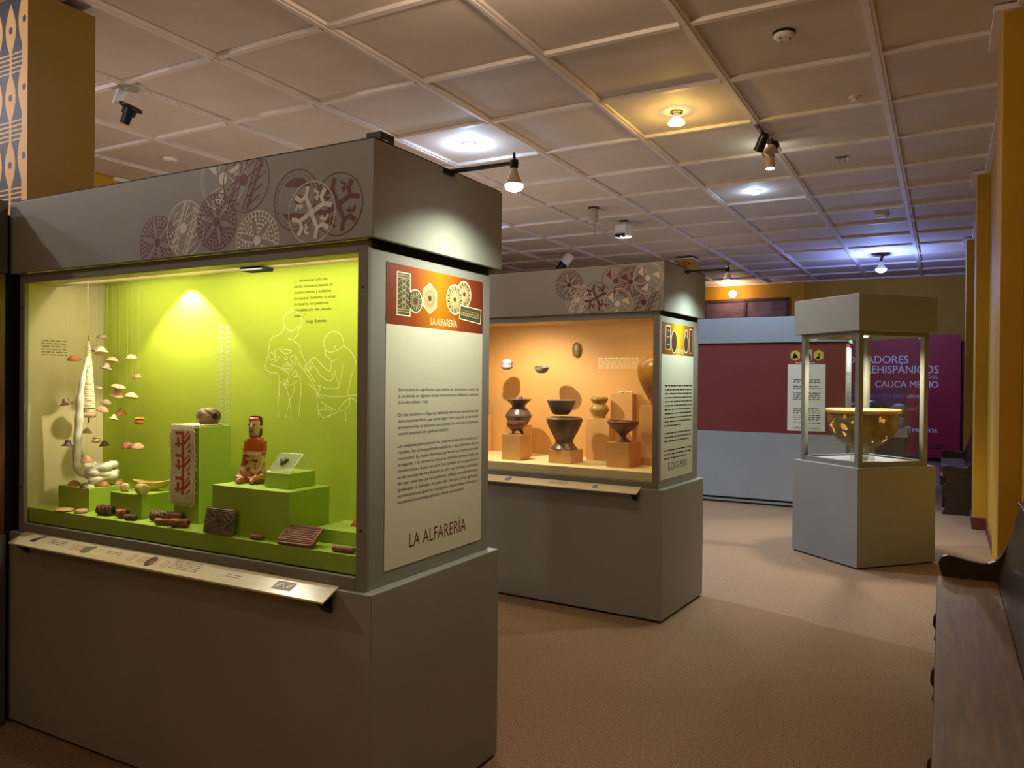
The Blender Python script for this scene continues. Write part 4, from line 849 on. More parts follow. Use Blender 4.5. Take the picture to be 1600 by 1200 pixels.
for x, y, s, k, m, lb in [(-3.300, 2.050, .024, 'dome', CL1, 'orange domed whorl lying at the left end of the coiled cotton'), (-3.205, 2.036, .017, 'dome', CL4, 'dark spotted whorl lying in front of the coiled cotton'), (-3.163, 2.036, .017, 'dome', CL5, 'cream whorl lying in front of the cotton coil'), (-3.170, 2.100, .023, 'dome', CL1, 'orange whorl lying at the right end of the coil'), (-3.170, 2.170, .024, 'dome', CL2, 'rearmost whorl lying right of the cotton coil')]:
    whorl((x, y, BT), s, k, m, lb, hung=False)
o = MB().lathe(smoothprof([(0.030, 0), (0.042, 0.004), (0.038, 0.010), (0.01, 0.013)]), 26, sx=1.0, sy=0.85).build('clay_disc', CL2, None, (-3.250, 1.978, PZ), smooth=True); tag(o, 'flat oval clay disc lying at the left front of the green plinth', 'clay disc')
o = MB().lathe(smoothprof([(0.018, 0), (0.026, 0.006), (0.022, 0.015), (0.008, 0.018)]), 22).build('clay_disc', CL2, None, (-3.144, 1.985, PZ), smooth=True); tag(o, 'small domed clay disc right of the flat oval one', 'clay disc')
# spindle with wound yarn
YARN = mat('cream_yarn', '#dcd0a4', 0.85, var=0.08, vscale=30, bump=0.15, bscale=150); COT = mat('raw_cotton', '#e8e0c8', 0.95, var=0.03, vscale=20, bump=0.22, bscale=90)
t = empty('spindle', (-3.245, 2.080, 1.330), 0, 'upright wooden spindle wound with cream yarn hanging before the left wall', 'spindle', rot=(0.0, -0.02, 0))
MB().tube([(0, 0, -0.03), (0, 0, 0.35)], [0.003, 0.002], 8).build('stick', mat('pale_stick_wood', '#8a6a3c', 0.6), t)
pr = []
for i in range(90):
    tt = i/89; z = 0.012+0.312*tt; r = 0.023*(1-tt)**0.62*(1.0 if tt > 0.06 else 0.8)+0.0028
    pr.append((r+0.0012*math.sin(i*2.1), z))
MB().lathe(pr, 20, fn=lambda a, k: 1+0.03*math.sin(a*2+k*0.9)).build('yarn_cone', YARN, t, smooth=True)
MB().lathe(smoothprof([(0.020, -0.008), (0.027, -0.004), (0.026, 0.008), (0.016, 0.014)]), 20).build('whorl', CL2, t, smooth=True)
MB().tube([(0, 0, 0.349), (0, 0, 0.569)], 0.0004, 4).build('nylon_thread', THREAD, t)
# cotton roving and its coil
rp_ = [(-3.228, 2.062, 1.585), (-3.236, 2.046, 1.50), (-3.242, 2.040, 1.413), (-3.247, 2.038, 1.33), (-3.252, 2.036, 1.25), (-3.258, 2.036, 1.17), (-3.262, 2.040, 1.115), (-3.254, 2.055, 1.085), (-3.235, 2.075, 1.072), (-3.215, 2.09, 1.068)]
def dense(pts, k=5):
    out = []
    for i in range(len(pts)-1):
        p0, p1, p2, p3 = [Vector(pts[j]) for j in (max(i-1, 0), i, i+1, min(i+2, len(pts)-1))]
        for q in range(k):
            t_ = q/k; out.append(0.5*((2*p1)+(p2-p0)*t_+(2*p0-5*p1+4*p2-p3)*t_*t_+(3*p1-p0-3*p2+p3)*t_**3))
    return out+[Vector(pts[-1])]
t = empty('cotton_roving', (-3.262, 2.115, BT), 0, 'thick white cotton roving hanging down into a coil on the low corner block', 'cotton')
off = Vector((-3.262, 2.115, BT)); d = [p-off for p in dense(rp_)]
MB().tube(d, [0.006+0.010*min(1, i/12)+0.0015*math.sin(i*1.3) for i in range(len(d))], 12).build('hanging_strand', COT, t, smooth=True)
MB().tube([d[0], Vector((d[0].x, d[0].y, 1.8995-BT))], 0.0004, 4).build('nylon_thread', THREAD, t)
coil = [(0.045, -0.030, 0.045)]
for i in range(50):
    a = -1.2+i*0.36; lay = i/49; R_ = 0.058-0.006*lay+0.006*math.sin(i*1.9)
    coil.append((0.030+R_*1.05*math.cos(a), 0.012+R_*0.95*math.sin(a), 0.0285+0.062*lay+0.008*math.sin(a*1.5+1)))
d = dense([Vector(p) for p in coil], 3)
MB().tube(d, [0.0165+0.0025*math.sin(i*0.55) for i in range(len(d))], 12).build('coil', COT, t, smooth=True)
# block B pieces
o = MB().lathe(smoothprof([(0.008, 0), (0.015, 0.004), (0.017, 0.014), (0.017, 0.028), (0.013, 0.036), (0.005, 0.038)]), 18).build('clay_bead', CL5, None, (-2.983, 2.073, BTB+0.0165), (PI/2, 0, 0.9), smooth=True); tag(o, 'small tan bead lying at the left of the boat-shaped dish', 'bead')
o = MB().lathe(smoothprof([(0.012, 0), (0.020, 0.003), (0.022, 0.030), (0.022, 0.055), (0.012, 0.060)]), 20).build('clay_roll', clay('yellow_clay', '#b49a50', '#d0b870', 0.6), None, (-2.860, 2.050, BTB+0.0215), (PI/2, 0, 1.25), smooth=True); tag(o, 'yellowish clay roll lying in front of the boat-shaped dish', 'clay roll')
bt = MB(); n = 28; prs = [(0.25, 0.0), (0.70, 0.006), (0.95, 0.020), (1.0, 0.034), (0.93, 0.036), (0.80, 0.020), (0.5, 0.011), (0.05, 0.009)]
vs = []
for q, z in prs:
    for i in range(n):
        a = 2*PI*i/n; pnt = 1+0.16*abs(math.cos(a))**6; vs.append((0.072*q*pnt*math.cos(a), 0.032*q*math.sin(a), z+0.010*(abs(math.cos(a))**3)*q))
bt.add(vs, [(k*n+i, k*n+(i+1) % n, (k+1)*n+(i+1) % n, (k+1)*n+i) for k in range(len(prs)-1) for i in range(n)]+[tuple(range(n-1, -1, -1)), tuple((len(prs)-1)*n+i for i in range(n))])
o = bt.build('boat_dish', clay('ochre_yellow_clay', '#b8983c', '#d8bc64', 0.55), None, (-2.905, 2.140, BTB), (0, 0, 0.45), smooth=True); tag(o, 'yellow ochre boat-shaped dish on the second green block', 'dish')
# roller stamps
GR = 'clay roller stamps on the green plinth'
def roller(x, y, R, L, m, label, rz, pat=0, hole=True, tiltz=0.0):
    n, k = 44, 26; pr = [(R*0.80, 0.0), (R*0.96, L*0.02)]+[(R, L*(0.04+0.92*i/k)) for i in range(k+1)]+[(R*0.96, L*0.98), (R*0.80, L)]
    def fn(a, i):
        if i < 2 or i > k+2: return 1.0
        t_ = (i-2)/k
        if pat == 0: g = math.sin(a*6+math.sin(t_*12)*2.0)*math.sin(t_*20)
        elif pat == 1: g = 1 if (int(t_*7)+int(a/PI*5)) % 2 else -1
        elif pat == 2: g = math.sin(t_*38)
        else: g = math.sin(3*a)*1.6+math.sin(t_*9)*1.2
        return 1+0.07*g
    b = MB().lathe(pr, n, (0, 0, -L/2), fn=fn)
    o = b.build('roller_stamp', m, None, (x, y, PZ+R*(1.205 if pat == 3 else 1.08)), (PI/2, 0, rz), smooth=False); tag(o, label, 'roller stamp', GR)
    if hole:
        for s_ in (-1, 1): MB().lathe([(R*0.55, 0), (R*0.5, 0.0012), (0.001, 0.0013)], 16, (0, 0, s_*L/2), ax=(0, 0, s_)).build('hole', HOLE, o)
    return o
RC1 = clay('dark_brown_clay', '#4a2c1c', '#6e452c', 0.5, 40); RC2 = clay('reddish_brown_clay', '#7a4426', '#9a5e38', 0.5, 40)
roller(-3.010, 2.004, .020, .070, RC1, 'dark roller stamp with pale dots behind the small orange ring', 1.85, 1)
roller(-2.893, 1.998, .017, .040, RC2, 'short orange hollow ring between two roller stamps', 1.9, 3)
roller(-2.820, 1.984, .011, .055, RC1, 'thin roller stamp right of the short orange ring', 1.75, 2)
roller(-2.710, 2.032, .020, .070, RC1, 'grooved roller stamp at the left back of the roller heap', 1.95, 0)
roller(-2.622, 2.034, .021, .072, RC1, 'roller stamp showing its open end at the right back of the heap', 1.85, 1)
roller(-2.625, 1.982, .012, .066, RC2, 'plain thin roller lying in front at the left of the heap', 1.75, 3, False)
roller(-2.530, 1.984, .016, .075, RC2, 'knobbly reddish roller lying in front at the right of the heap', 1.85, 3)
roller(-2.110, 1.975, .009, .052, RC2, 'tiny thin roller between the two flat stamps', 1.7, 2, False)
roller(-1.715, 1.975, .010, .085, RC2, 'thin reddish roller at the right corner by the post', 1.65, 2, False)
# flat stamps with carved relief
def stamp(loc, rot, w_, h_, m, label, seed, name='flat_stamp'):
    nx, nz = 46, 30; b = MB(); vs = []
    for j in range(nz+1):
        for i in range(nx+1):
            u, v = i/nx, j/nz; x, z = (u-0.5)*w_, v*h_
            du, dv = min(u, 1-u), min(v, 1-v); rnd = 0
            if du < 0.08 and dv < 0.12: rnd = max(0, math.hypot((0.08-du)/0.08, (0.12-dv)/0.12)-0.75)
            x *= 1-0.05*rnd; z = h_/2+(z-h_/2)*(1-0.07*rnd)
            g = 0
            if 0.04 < u < 0.96 and 0.05 < v < 0.95:
                if v < 0.20 or v > 0.80: g = 1 if int(v*34) % 2 else 0
                elif seed == 0: g = 1 if math.sin((u*9+abs(v-0.5)*9)*PI) > 0.1 and int(u*3) != 1 or (int(u*3) == 1 and math.sin(math.hypot((u-0.5)*2.4, v-0.5)*60) > 0) else 0
                else: g = 1 if math.sin(v*50+(1.6*math.sin(u*22) if 0.3 < v < 0.7 else 0)) > 0 else 0
            vs.append((x, -0.007-0.0022*g, z))
    F = [(j*(nx+1)+i, j*(nx+1)+i+1, (j+1)*(nx+1)+i+1, (j+1)*(nx+1)+i) for j in range(nz) for i in range(nx)]
    b.add(vs, F)
    nb = len(vs); back = [(x, 0.007, z) for x, y, z in vs]; b.v += back
    b.f += [tuple(q+nb for q in reversed(f)) for f in F]; b.m += [0]*len(F)
    edge = [i for i in range(nx)]+[j*(nx+1)+nx for j in range(nz)]+[nz*(nx+1)+i for i in range(nx, 0, -1)]+[j*(nx+1) for j in range(nz, 0, -1)]
    for a, c_ in zip(edge, edge[1:]+edge[:1]): b.f.append((a, c_, c_+nb, a+nb)); b.m.append(0)
    o = b.build(name, m, None, loc, rot); return tag(o, label, 'stamp')
stamp((-2.290, 1.958, PZ+0.0025), (-0.20, 0.0, 0.02), 0.142, 0.096, clay('charred_clay', '#4a3a30', '#7c6650', 0.5, 30), 'dark rectangular clay stamp with carved spiral relief leaning on the widest block', 0)
stamp((-1.915, 1.955, PZ+0.0065), (-0.88, 0.0, 0.05), 0.155, 0.080, clay('red_brown_stamp_clay', '#7a4a38', '#9a6a50', 0.5, 30), 'reddish flat stamp with lengthwise grooves lying before the right block', 1)
# carved ocarina on the tall block
oc = MB().lathe(smoothprof([(0.015, 0.0), (0.034, 0.006), (0.045, 0.026), (0.043, 0.046), (0.030, 0.062), (0.010, 0.068)], 8), 72, fn=lambda a, k: 1-0.075*(1 if math.sin(a*6+abs(k-20)*0.45) > 0.35 else 0), sx=1.08, sy=0.95)
o = oc.build('carved_pot', clay('carved_brown_clay', '#5a4030', '#8a6c50', 0.5, 30), None, (-2.592, 2.165, 1.3115), (0, 0, 0.3), smooth=True); tag(o, 'round carved brown pot lying on top of the tall draped block', 'pot')
MB().lathe([(0.013, 0), (0.011, 0.004), (0.001, 0.0045)], 14, (0.0425, -0.021, 0.036), ax=(0.88, -0.46, 0.1)).build('hole', HOLE, o)
# textile
TX1 = mat('natural_woven_wool', '#d6c6a6', 0.95, var=0.12, vscale=60, bump=0.6, bscale=250); TX2 = mat('red_woven_wool', '#b04434', 0.95, var=0.12, vscale=60, bump=0.6, bscale=250)
t = empty('woven_textile', (-2.612, 2.066, 1.3105), 0, 'narrow fringed textile with red motifs hanging over the tall green block', 'textile')
nw, nl = 26, 100; path = []
for j in range(nl+1):
    s_ = j/nl*0.445
    if s_ < 0.145: path.append((0.145-s_, 0.0015))
    else: q = s_-0.145; path.append((-0.002-0.004*min(1, q/0.02)-0.002*math.sin(q*30), 0.0015-q+0.002*max(0, 1-q/0.02)))
vs = [((i/nw-0.5)*0.134+0.003*math.sin(j*0.16)*(i/nw), y, z+0.0008*math.sin(i*1.7+j)) for j, (y, z) in enumerate(path) for i in range(nw+1)]
F = []; MI = []
for j in range(nl):
    for i in range(nw):
        F.append((j*(nw+1)+i, j*(nw+1)+i+1, (j+1)*(nw+1)+i+1, (j+1)*(nw+1)+i)); jj = (j-38) % 20; cc = i-13
        red = 37 < j < 94 and -8 <= cc <= 8 and ((abs(cc) <= 1) or (2 <= cc+jj-8 <= 3 and cc > 0) or (cc > 0 and (cc+jj) % 6 < 2 and jj < 15) or (cc < 0 and jj < 3) or (-6 <= cc < -3 and 4 < jj < 14) or (cc < 0 and 9 < jj < 12) or (cc > 5 and 15 < jj < 18))
        MI.append(1 if red else 0)
b = MB(); b.v = [tuple(p) for p in vs]; b.f = F; b.m = MI
o = b.build('cloth', [TX1, TX2], t); so = o.modifiers.new('solid', 'SOLIDIFY'); so.thickness = 0.003; so.offset = 0
fr = MB(); rr = random.Random(5)
for j in range(0, nl+1, 1):
    y, z = path[j]
    if y > 0.13: continue
    for s_ in (-1, 1):
        x = s_*0.067; L_ = rr.uniform(0.006, 0.014); fr.tube([(x, y, z), (x+s_*L_*0.6, y-rr.uniform(0, 0.004), z+rr.uniform(-0.003, 0.003)), (x+s_*L_, y-rr.uniform(-0.002, 0.004), z-rr.uniform(-0.003, 0.006)+ (0.003 if y > 0 else 0))], 0.0010, 4)
for i in range(30):
    x = -0.067+i*0.134/29; y, z = path[-1]; fr.tube([(x, y, z), (x+rr.uniform(-0.003, 0.003), y-rr.uniform(0, 0.003), z-rr.uniform(0.012, 0.022))], 0.0011, 4)
fr.build('fringe', TX1, t)['kind'] = 'stuff'
# seated clay figurine
def figurine():
    t = empty('clay_figurine', (-2.280, 2.118, 1.1055), 0.25, 'seated red and cream clay figurine on the widest green block', 'figurine'); t.scale = (0.84, 0.90, 1.0)
    b = MB()
    def ring(cx, cy, rx, ry, z, n=18, p=2.6):
        return [(cx+rx*math.copysign(abs(math.cos(2*PI*i/n))**(2/p), math.cos(2*PI*i/n)), cy+ry*math.copysign(abs(math.sin(2*PI*i/n))**(2/p), math.sin(2*PI*i/n)), z) for i in range(n)]
    def loft(rs):
        n = len(rs[0]); vs = [p for r in rs for p in r]
        b.add(vs, [(k*n+i, k*n+(i+1) % n, (k+1)*n+(i+1) % n, (k+1)*n+i) for k in range(len(rs)-1) for i in range(n)]+[tuple(range(n-1, -1, -1)), tuple((len(rs)-1)*n+i for i in range(n))])
    loft([ring(0, 0, 0.048, 0.036, 0.002), ring(0, 0, 0.050, 0.036, 0.02), ring(0, 0.004, 0.044, 0.030, 0.06), ring(0, 0.006, 0.042, 0.026, 0.11), ring(0, 0.006, 0.045, 0.024, 0.15), ring(0, 0.006, 0.040, 0.022, 0.165), ring(0, 0.005, 0.020, 0.018, 0.172), ring(0, 0.004, 0.019, 0.018, 0.178)])
    loft([ring(0, 0.003, 0.022, 0.021, 0.174), ring(0, 0.002, 0.028, 0.024, 0.186), ring(0, 0.002, 0.029, 0.025, 0.225), ring(0, 0.003, 0.027, 0.024, 0.240), ring(0, 0.004, 0.018, 0.017, 0.247)])
    for s_ in (-1, 1):
        b.tube([(s_*0.042, 0.006, 0.155), (s_*0.048, 0.0, 0.12), (s_*0.047, -0.012, 0.075), (s_*0.044, -0.030, 0.040), (s_*0.036, -0.044, 0.022)], [0.013, 0.012, 0.011, 0.010, 0.009], 10)
        b.tube([(s_*0.030, -0.01, 0.022), (s_*0.058, -0.030, 0.020), (s_*0.046, -0.055, 0.018), (s_*0.012, -0.060, 0.015)], [0.020, 0.018, 0.015, 0.011], 10)
        b.tube([(s_*0.024, -0.052, 0.014), (s_*0.034, -0.070, 0.011), (s_*0.038, -0.080, 0.009)], [0.012, 0.011, 0.007], 10)
        b.lathe([(0.006, -0.004), (0.008, 0.0), (0.006, 0.004)], 10, (s_*0.030, 0.004, 0.208), ax=(1, 0, 0))
    b.tube([(0, -0.021, 0.222), (0, -0.029, 0.210), (0, -0.026, 0.206)], [0.004, 0.006, 0.005], 8)
    m = bpy.data.materials.new('painted_figurine_clay'); m.use_nodes = True; nt = m.node_tree; B = nt.nodes['Principled BSDF']; B.inputs['Roughness'].default_value = 0.35
    tc = nt.nodes.new('ShaderNodeTexCoord'); sp = nt.nodes.new('ShaderNodeSeparateXYZ'); nt.links.new(tc.outputs['Object'], sp.inputs[0])
    r = nt.nodes.new('ShaderNodeValToRGB'); r.color_ramp.interpolation = 'CONSTANT'; e = r.color_ramp.elements
    mul = nt.nodes.new('ShaderNodeMath'); mul.operation = 'MULTIPLY'; mul.inputs[1].default_value = 4.0; nt.links.new(sp.outputs[2], mul.inputs[0]); nt.links.new(mul.outputs[0], r.inputs[0])
    for p_, c_ in ((0.0, '#a87038'),): e[0].position = 0; e[0].color = (*H(c_), 1)
    e[1].position = 0.16; e[1].color = (*H('#c09868'), 1)
    for p_, c_ in ((0.47, '#a84a14'), (0.71, '#c89c6c'), (0.93, '#9c4420')): q = e.new(p_); q.color = (*H(c_), 1)
    nz = nt.nodes.new('ShaderNodeTexNoise'); nz.inputs['Scale'].default_value = 38; nz.inputs['Detail'].default_value = 2; nt.links.new(tc.outputs['Object'], nz.inputs['Vector'])
    rk = nt.nodes.new('ShaderNodeValToRGB'); rk.color_ramp.elements[0].position = 0.52; rk.color_ramp.elements[1].position = 0.58; nt.links.new(nz.outputs['Fac'], rk.inputs[0])
    lt = nt.nodes.new('ShaderNodeMath'); lt.operation = 'LESS_THAN'; lt.inputs[1].default_value = 0.115; nt.links.new(sp.outputs[2], lt.inputs[0])
    mm = nt.nodes.new('ShaderNodeMath'); mm.operation = 'MULTIPLY'; nt.links.new(rk.outputs[0], mm.inputs[0]); nt.links.new(lt.outputs[0], mm.inputs[1])
    mx = nt.nodes.new('ShaderNodeMix'); mx.data_type = 'RGBA'; nt.links.new(mm.outputs[0], mx.inputs['Factor']); nt.links.new(r.outputs[0], mx.inputs['A']); mx.inputs['B'].default_value = (*H('#7a3a14'), 1)
    nt.links.new(mx.outputs['Result'], B.inputs['Base Color'])
    o = b.build('body', m, t); o.data.polygons.foreach_set('use_smooth', [True]*len(o.data.polygons))
    rm = o.modifiers.new('remesh', 'REMESH'); rm.mode = 'VOXEL'; rm.voxel_size = 0.0022; rm.use_smooth_shade = True
    sm = o.modifiers.new('smooth', 'SMOOTH'); sm.iterations = 3; sm.factor = 0.5
    HR = mat('black_hair_slip', '#2a1810', 0.4)
    h = MB(); n = 20; prf = [(0.0305, 0.212), (0.0318, 0.228), (0.0305, 0.243), (0.022, 0.2505), (0.002, 0.2515)]
    vs = []
    for q, z in prf:
        for i in range(n+1): a = -0.25+(PI+0.5)*i/n; vs.append((q*math.cos(a), 0.004+q*0.88*math.sin(a), z-(0.035 if z < 0.22 else 0)))
    h.add(vs, [(k*(n+1)+i, k*(n+1)+i+1, (k+1)*(n+1)+i+1, (k+1)*(n+1)+i) for k in range(len(prf)-1) for i in range(n)])
    ho = h.build('hair', HR, t, smooth=True); s_ = ho.modifiers.new('solid', 'SOLIDIFY'); s_.thickness = 0.002
    for x in (-0.012, 0.012): MB().box(x-0.006, -0.0255, 0.218, x+0.006, -0.0225, 0.2205).build('eye', HR, t)
    MB().box(-0.008, -0.0250, 0.194, 0.008, -0.021, 0.1965).build('mouth', HR, t)
    CRM = mat('cream_slip', '#d0b080', 0.45)
    m_ = MB()
    for i in range(14):
        a = i*2*PI/14; m_.box(0.052*math.cos(a)*0.2-0.004+(i % 7-3)*0.011, -0.0285, 0.090+0.018*(i // 7), 0.052*math.cos(a)*0.2+0.004+(i % 7-3)*0.011, -0.021, 0.094+0.018*(i // 7))
    m_.build('painted_band', CRM, t)
    return t
figurine()
# acrylic tent with a whorl
t = empty('acrylic_tent', (-2.092, 2.112, 1.1605), 0.05, 'clear folded acrylic tent displaying one whorl on the small green block', 'stand')
def sheet(name, a, b_, c_, d_, th=0.002):
    m_ = MB(); A, B_, C_, D_ = [Vector(q) for q in (a, b_, c_, d_)]; nrm = (B_-A).cross(D_-A).normalized()*th
    m_.add([A, B_, C_, D_, A+nrm, B_+nrm, C_+nrm, D_+nrm], [(0, 1, 2, 3), (7, 6, 5, 4), (0, 4, 5, 1), (1, 5, 6, 2), (2, 6, 7, 3), (3, 7, 4, 0)]); return m_.build(name, ACRYL, t)
sheet('front_sheet', (-0.055, -0.060, 0.001), (0.050, -0.060, 0.001), (0.050, 0.010, 0.062), (-0.055, 0.010, 0.062))
sheet('rear_sheet', (0.050, 0.055, 0.001), (-0.055, 0.055, 0.001), (-0.055, 0.0125, 0.062), (0.050, 0.0125, 0.062))
eg = MB(); eg.tube([(0.051, -0.060, 0.002), (0.051, 0.011, 0.063), (0.051, 0.055, 0.002)], 0.0014, 6); eg.tube([(-0.055, 0.011, 0.063), (0.051, 0.011, 0.063)], 0.0014, 6); eg.build('polished_edge', mat('milky_edge', '#e8e8d8', 0.3), t)
whorl((-2.092, 2.112-0.026, 1.1605+0.0335), 0.017, 'cone', CL4, 'dark cone whorl mounted on the clear acrylic tent', (0.72, 0), hung=False)
# orange shard at the right post
b = MB(); b.add([(-0.045, 0, 0), (0.045, -0.01, 0), (0.05, 0.03, 0), (-0.03, 0.035, 0), (0.0, 0.005, 0.045), (0.045, 0.0, 0.055), (0.048, 0.02, 0.050), (0.01, 0.022, 0.042)], [(3, 2, 1, 0), (4, 5, 6, 7), (0, 1, 5, 4), (1, 2, 6, 5), (2, 3, 7, 6), (3, 0, 4, 7)])
o = b.build('clay_shard', clay('orange_shard_clay', '#b0561e', '#c8763c', 0.5, 30), None, (-1.800, 2.150, 0.9775), bevel=0.004); tag(o, 'wedge of orange pottery on the right low block beside the frame post', 'shard')
# ------------------------------------------------------------------ lamps and ceiling devices
def L1(name, loc, label, cat, **k): return empty(name, loc, k.get('rz', 0), label, cat, k.get('group'), rot=k.get('rot'))
PB = CZ+0.004
def bulb(parent, z, r, col, s):
    MB().lathe([(r*0.45, z+0.055), (r*0.55, z+0.040), (r*0.95, z+0.018), (r, z+0.006), (r*0.8, z-0.004), (r*0.3, z-0.010)], 20).build('bulb', bulbmat('glow_%.2f_%.2f' % (col[0], col[2]), col, s), parent, smooth=True)
t = L1('ceiling_lamp', (-3.904, 6.20, PB), 'blue-white recessed bulb in the bright blue ceiling square above the lime showcase', 'lamp')
MB().lathe([(0.075, 0), (0.078, -0.006), (0.060, -0.010), (0.055, -0.002)], 28, cap0=False, cap1=False).build('rim', BATTM, t); bulb(t, -0.050, 0.056, (0.6, 0.8, 1.0), 14)
t = L1('ceiling_lamp', (-1.925, 9.22, PB), 'blue-white recessed bulb beyond the twin spotlight rail', 'lamp')
MB().lathe([(0.075, 0), (0.078, -0.006), (0.060, -0.010), (0.055, -0.002)], 28, cap0=False, cap1=False).build('rim', BATTM, t); bulb(t, -0.030, 0.060, (0.6, 0.8, 1.0), 14)
t = L1('ceiling_lamp', (-5.9, 9.2, PB), 'blue lit bulb mostly hidden behind the lime showcase top corner', 'lamp'); bulb(t, -0.055, 0.06, (0.6, 0.8, 1.0), 14)
t = L1('ceiling_lamp', (-1.928, 6.224, PB), 'amber glowing bulb hanging from its loose socket', 'lamp')
MB().lathe([(0.050, 0), (0.052, -0.012), (0.040, -0.016), (0.036, -0.004)], 24, cap0=False, cap1=False).build('socket_ring', mat('brass_ring', '#8a6a30', 0.35, metal=0.8), t)
MB().lathe([(0.028, 0), (0.030, -0.05)], 16).build('socket', WHITE, t)
MB().lathe(smoothprof([(0.030, -0.050), (0.046, -0.066), (0.066, -0.092), (0.062, -0.104), (0.03, -0.110)]), 24).build('bulb', bulbmat('amber_glow', (1.0, 0.75, 0.3), 14), t, smooth=True)
# twin spotlight rail
t = L1('spotlight_rail', (-1.40, 7.20, CZ-0.030), 'rail with adjustable spotlights fixed along the ceiling batten', 'spotlight')
MB().box(-0.018, -0.45, -0.012, 0.018, 0.45, 0.0).build('rail', mat('bronze_rail', '#5a4030', 0.4, metal=0.5), t, bevel=0.002)
def head(p, off, aim, lit, m):
    A = Vector(aim).normalized(); o = Vector(off)
    MB().tube([(off[0], off[1], -0.012), (off[0], off[1], -0.06), tuple(o)], 0.009, 8).build('stem', BLACK, p)
    MB().lathe(smoothprof([(0.020, -0.075), (0.036, -0.06), (0.040, -0.02)]), 20, tuple(o), ax=A).build('rear_cap', BLACK, p, smooth=True)
    MB().lathe([(0.040, -0.02), (0.043, 0.085), (0.040, 0.085), (0.038, 0.02)], 22, tuple(o), ax=A, cap1=False).build('barrel', m, p, smooth=True)
    MB().lathe([(0.037, 0.070), (0.02, 0.078), (0.001, 0.080)], 20, tuple(o), ax=A).build('lens', bulbmat('white_lens_glow', (0.95, 1, 0.85), 16) if lit else WHITE, p, smooth=True)
PNK = mat('pinkish_enamel', '#b89a86', 0.4)
head(t, (0.01, -0.26, -0.09), (-0.45, 0.35, -0.8), False, BLACK)
head(t, (0.05, -0.04, -0.10), (-0.55, -0.30, -0.78), False, PNK)
head(t, (-0.01, 0.20, -0.13), (0.05, -0.1, -1), True, PNK)
# arm lamps on the case tops
def arm_lamp(loc, rz, arm, label, bcol):
    t = L1('arm_lamp', loc, label, 'lamp', rz=rz)
    MB().box(0.0005, -0.03, -0.016, 0.012, 0.03, 0.003).build('clamp', BLACK, t, bevel=0.002)
    A = Vector(arm)
    for s_ in (-0.010, 0.010): MB().tube([(0.006, s_, -0.004), tuple(A*0.5+Vector((0, s_*0.7, -0.003))), tuple(A+Vector((0, s_*0.3, 0)))], 0.0055, 8).build('arm_rod', BLACK, t)
    MB().lathe([(0.012, -0.020), (0.015, -0.012), (0.015, 0.008), (0.006, 0.014), (0.004, 0.034)], 16, tuple(A)).build('socket', BLACK, t, smooth=True)
    MB().lathe(smoothprof([(0.012, -0.019), (0.013, -0.030), (0.020, -0.050), (0.028, -0.066), (0.030, -0.074)], 3), 22, tuple(A), cap1=False).build('reflector', mat('frosted_bulb_neck', '#c8c0b0', 0.3), t, smooth=True)
    MB().lathe(smoothprof([(0.030, -0.074), (0.031, -0.082), (0.024, -0.092), (0.008, -0.097)], 3), 22, tuple(A)).build('bulb_face', bulbmat('arm_bulb_glow', (1.0, 0.97, 0.88), 24), t, smooth=True)
arm_lamp((-1.5483, 2.318, 2.242), 0, (0.266, 0.005, -0.004), 'black arm lamp with reflector bulb on the side of the lime showcase top', HALO)
p_ = L2(0.0002, 0.381)
arm_lamp((p_[0], p_[1], 2.230), TH2, (0.275, 0.005, -0.004), 'black arm lamp with reflector bulb on the side of the orange showcase top', COOL)
arm_lamp((-0.985+0.0005, 10.23, 2.285), 0, (0.275, 0.005, -0.004), 'black arm lamp on the far red showcase behind the pedestal showcase top', COOL)
o = MB().box(-0.03, -0.035, 0, 0.03, 0.035, 0.026).build('wood_block', WOOD, None, (-1.580, 1.978, ZT+0.0055), bevel=0.002); tag(o, 'small dark wooden block on the front top corner of the lime showcase', 'block')
# clamp floodlight at upper left
t = L1('ceiling_spotlight', (-5.41, 3.79, PB), 'white bracket spotlight with black snout at the upper left of the ceiling', 'spotlight')
MB().lathe([(0.085, 0), (0.083, -0.018), (0.05, -0.030), (0.02, -0.032)], 24).build('base_plate', WHITE, t, smooth=True)
MB().box(-0.078, -0.04, -0.17, -0.066, 0.06, -0.025).build('bracket', WHITE, t, rot=(0, 0.35, 0.4)); MB().box(0.055, -0.03, -0.16, 0.060, 0.05, -0.025).build('glass_plate', ACRYL, t, rot=(0, -0.25, 0.4))
A_ = Vector((-0.35, -0.15, -0.92)); C_ = (-0.01, 0.0, -0.16)
MB().lathe([(0.085, -0.012), (0.088, 0.0), (0.080, 0.012), (0.05, 0.016)], 24, C_, ax=A_).build('flange', BLACK, t, smooth=True); MB().lathe([(0.070, -0.018), (0.082, -0.0125)], 24, C_, ax=A_).build('reflector_edge', WHITE, t)
MB().lathe([(0.052, 0.012), (0.050, 0.06), (0.036, 0.062), (0.034, 0.13), (0.028, 0.132)], 20, C_, ax=A_).build('snout', BLACK, t, smooth=True)
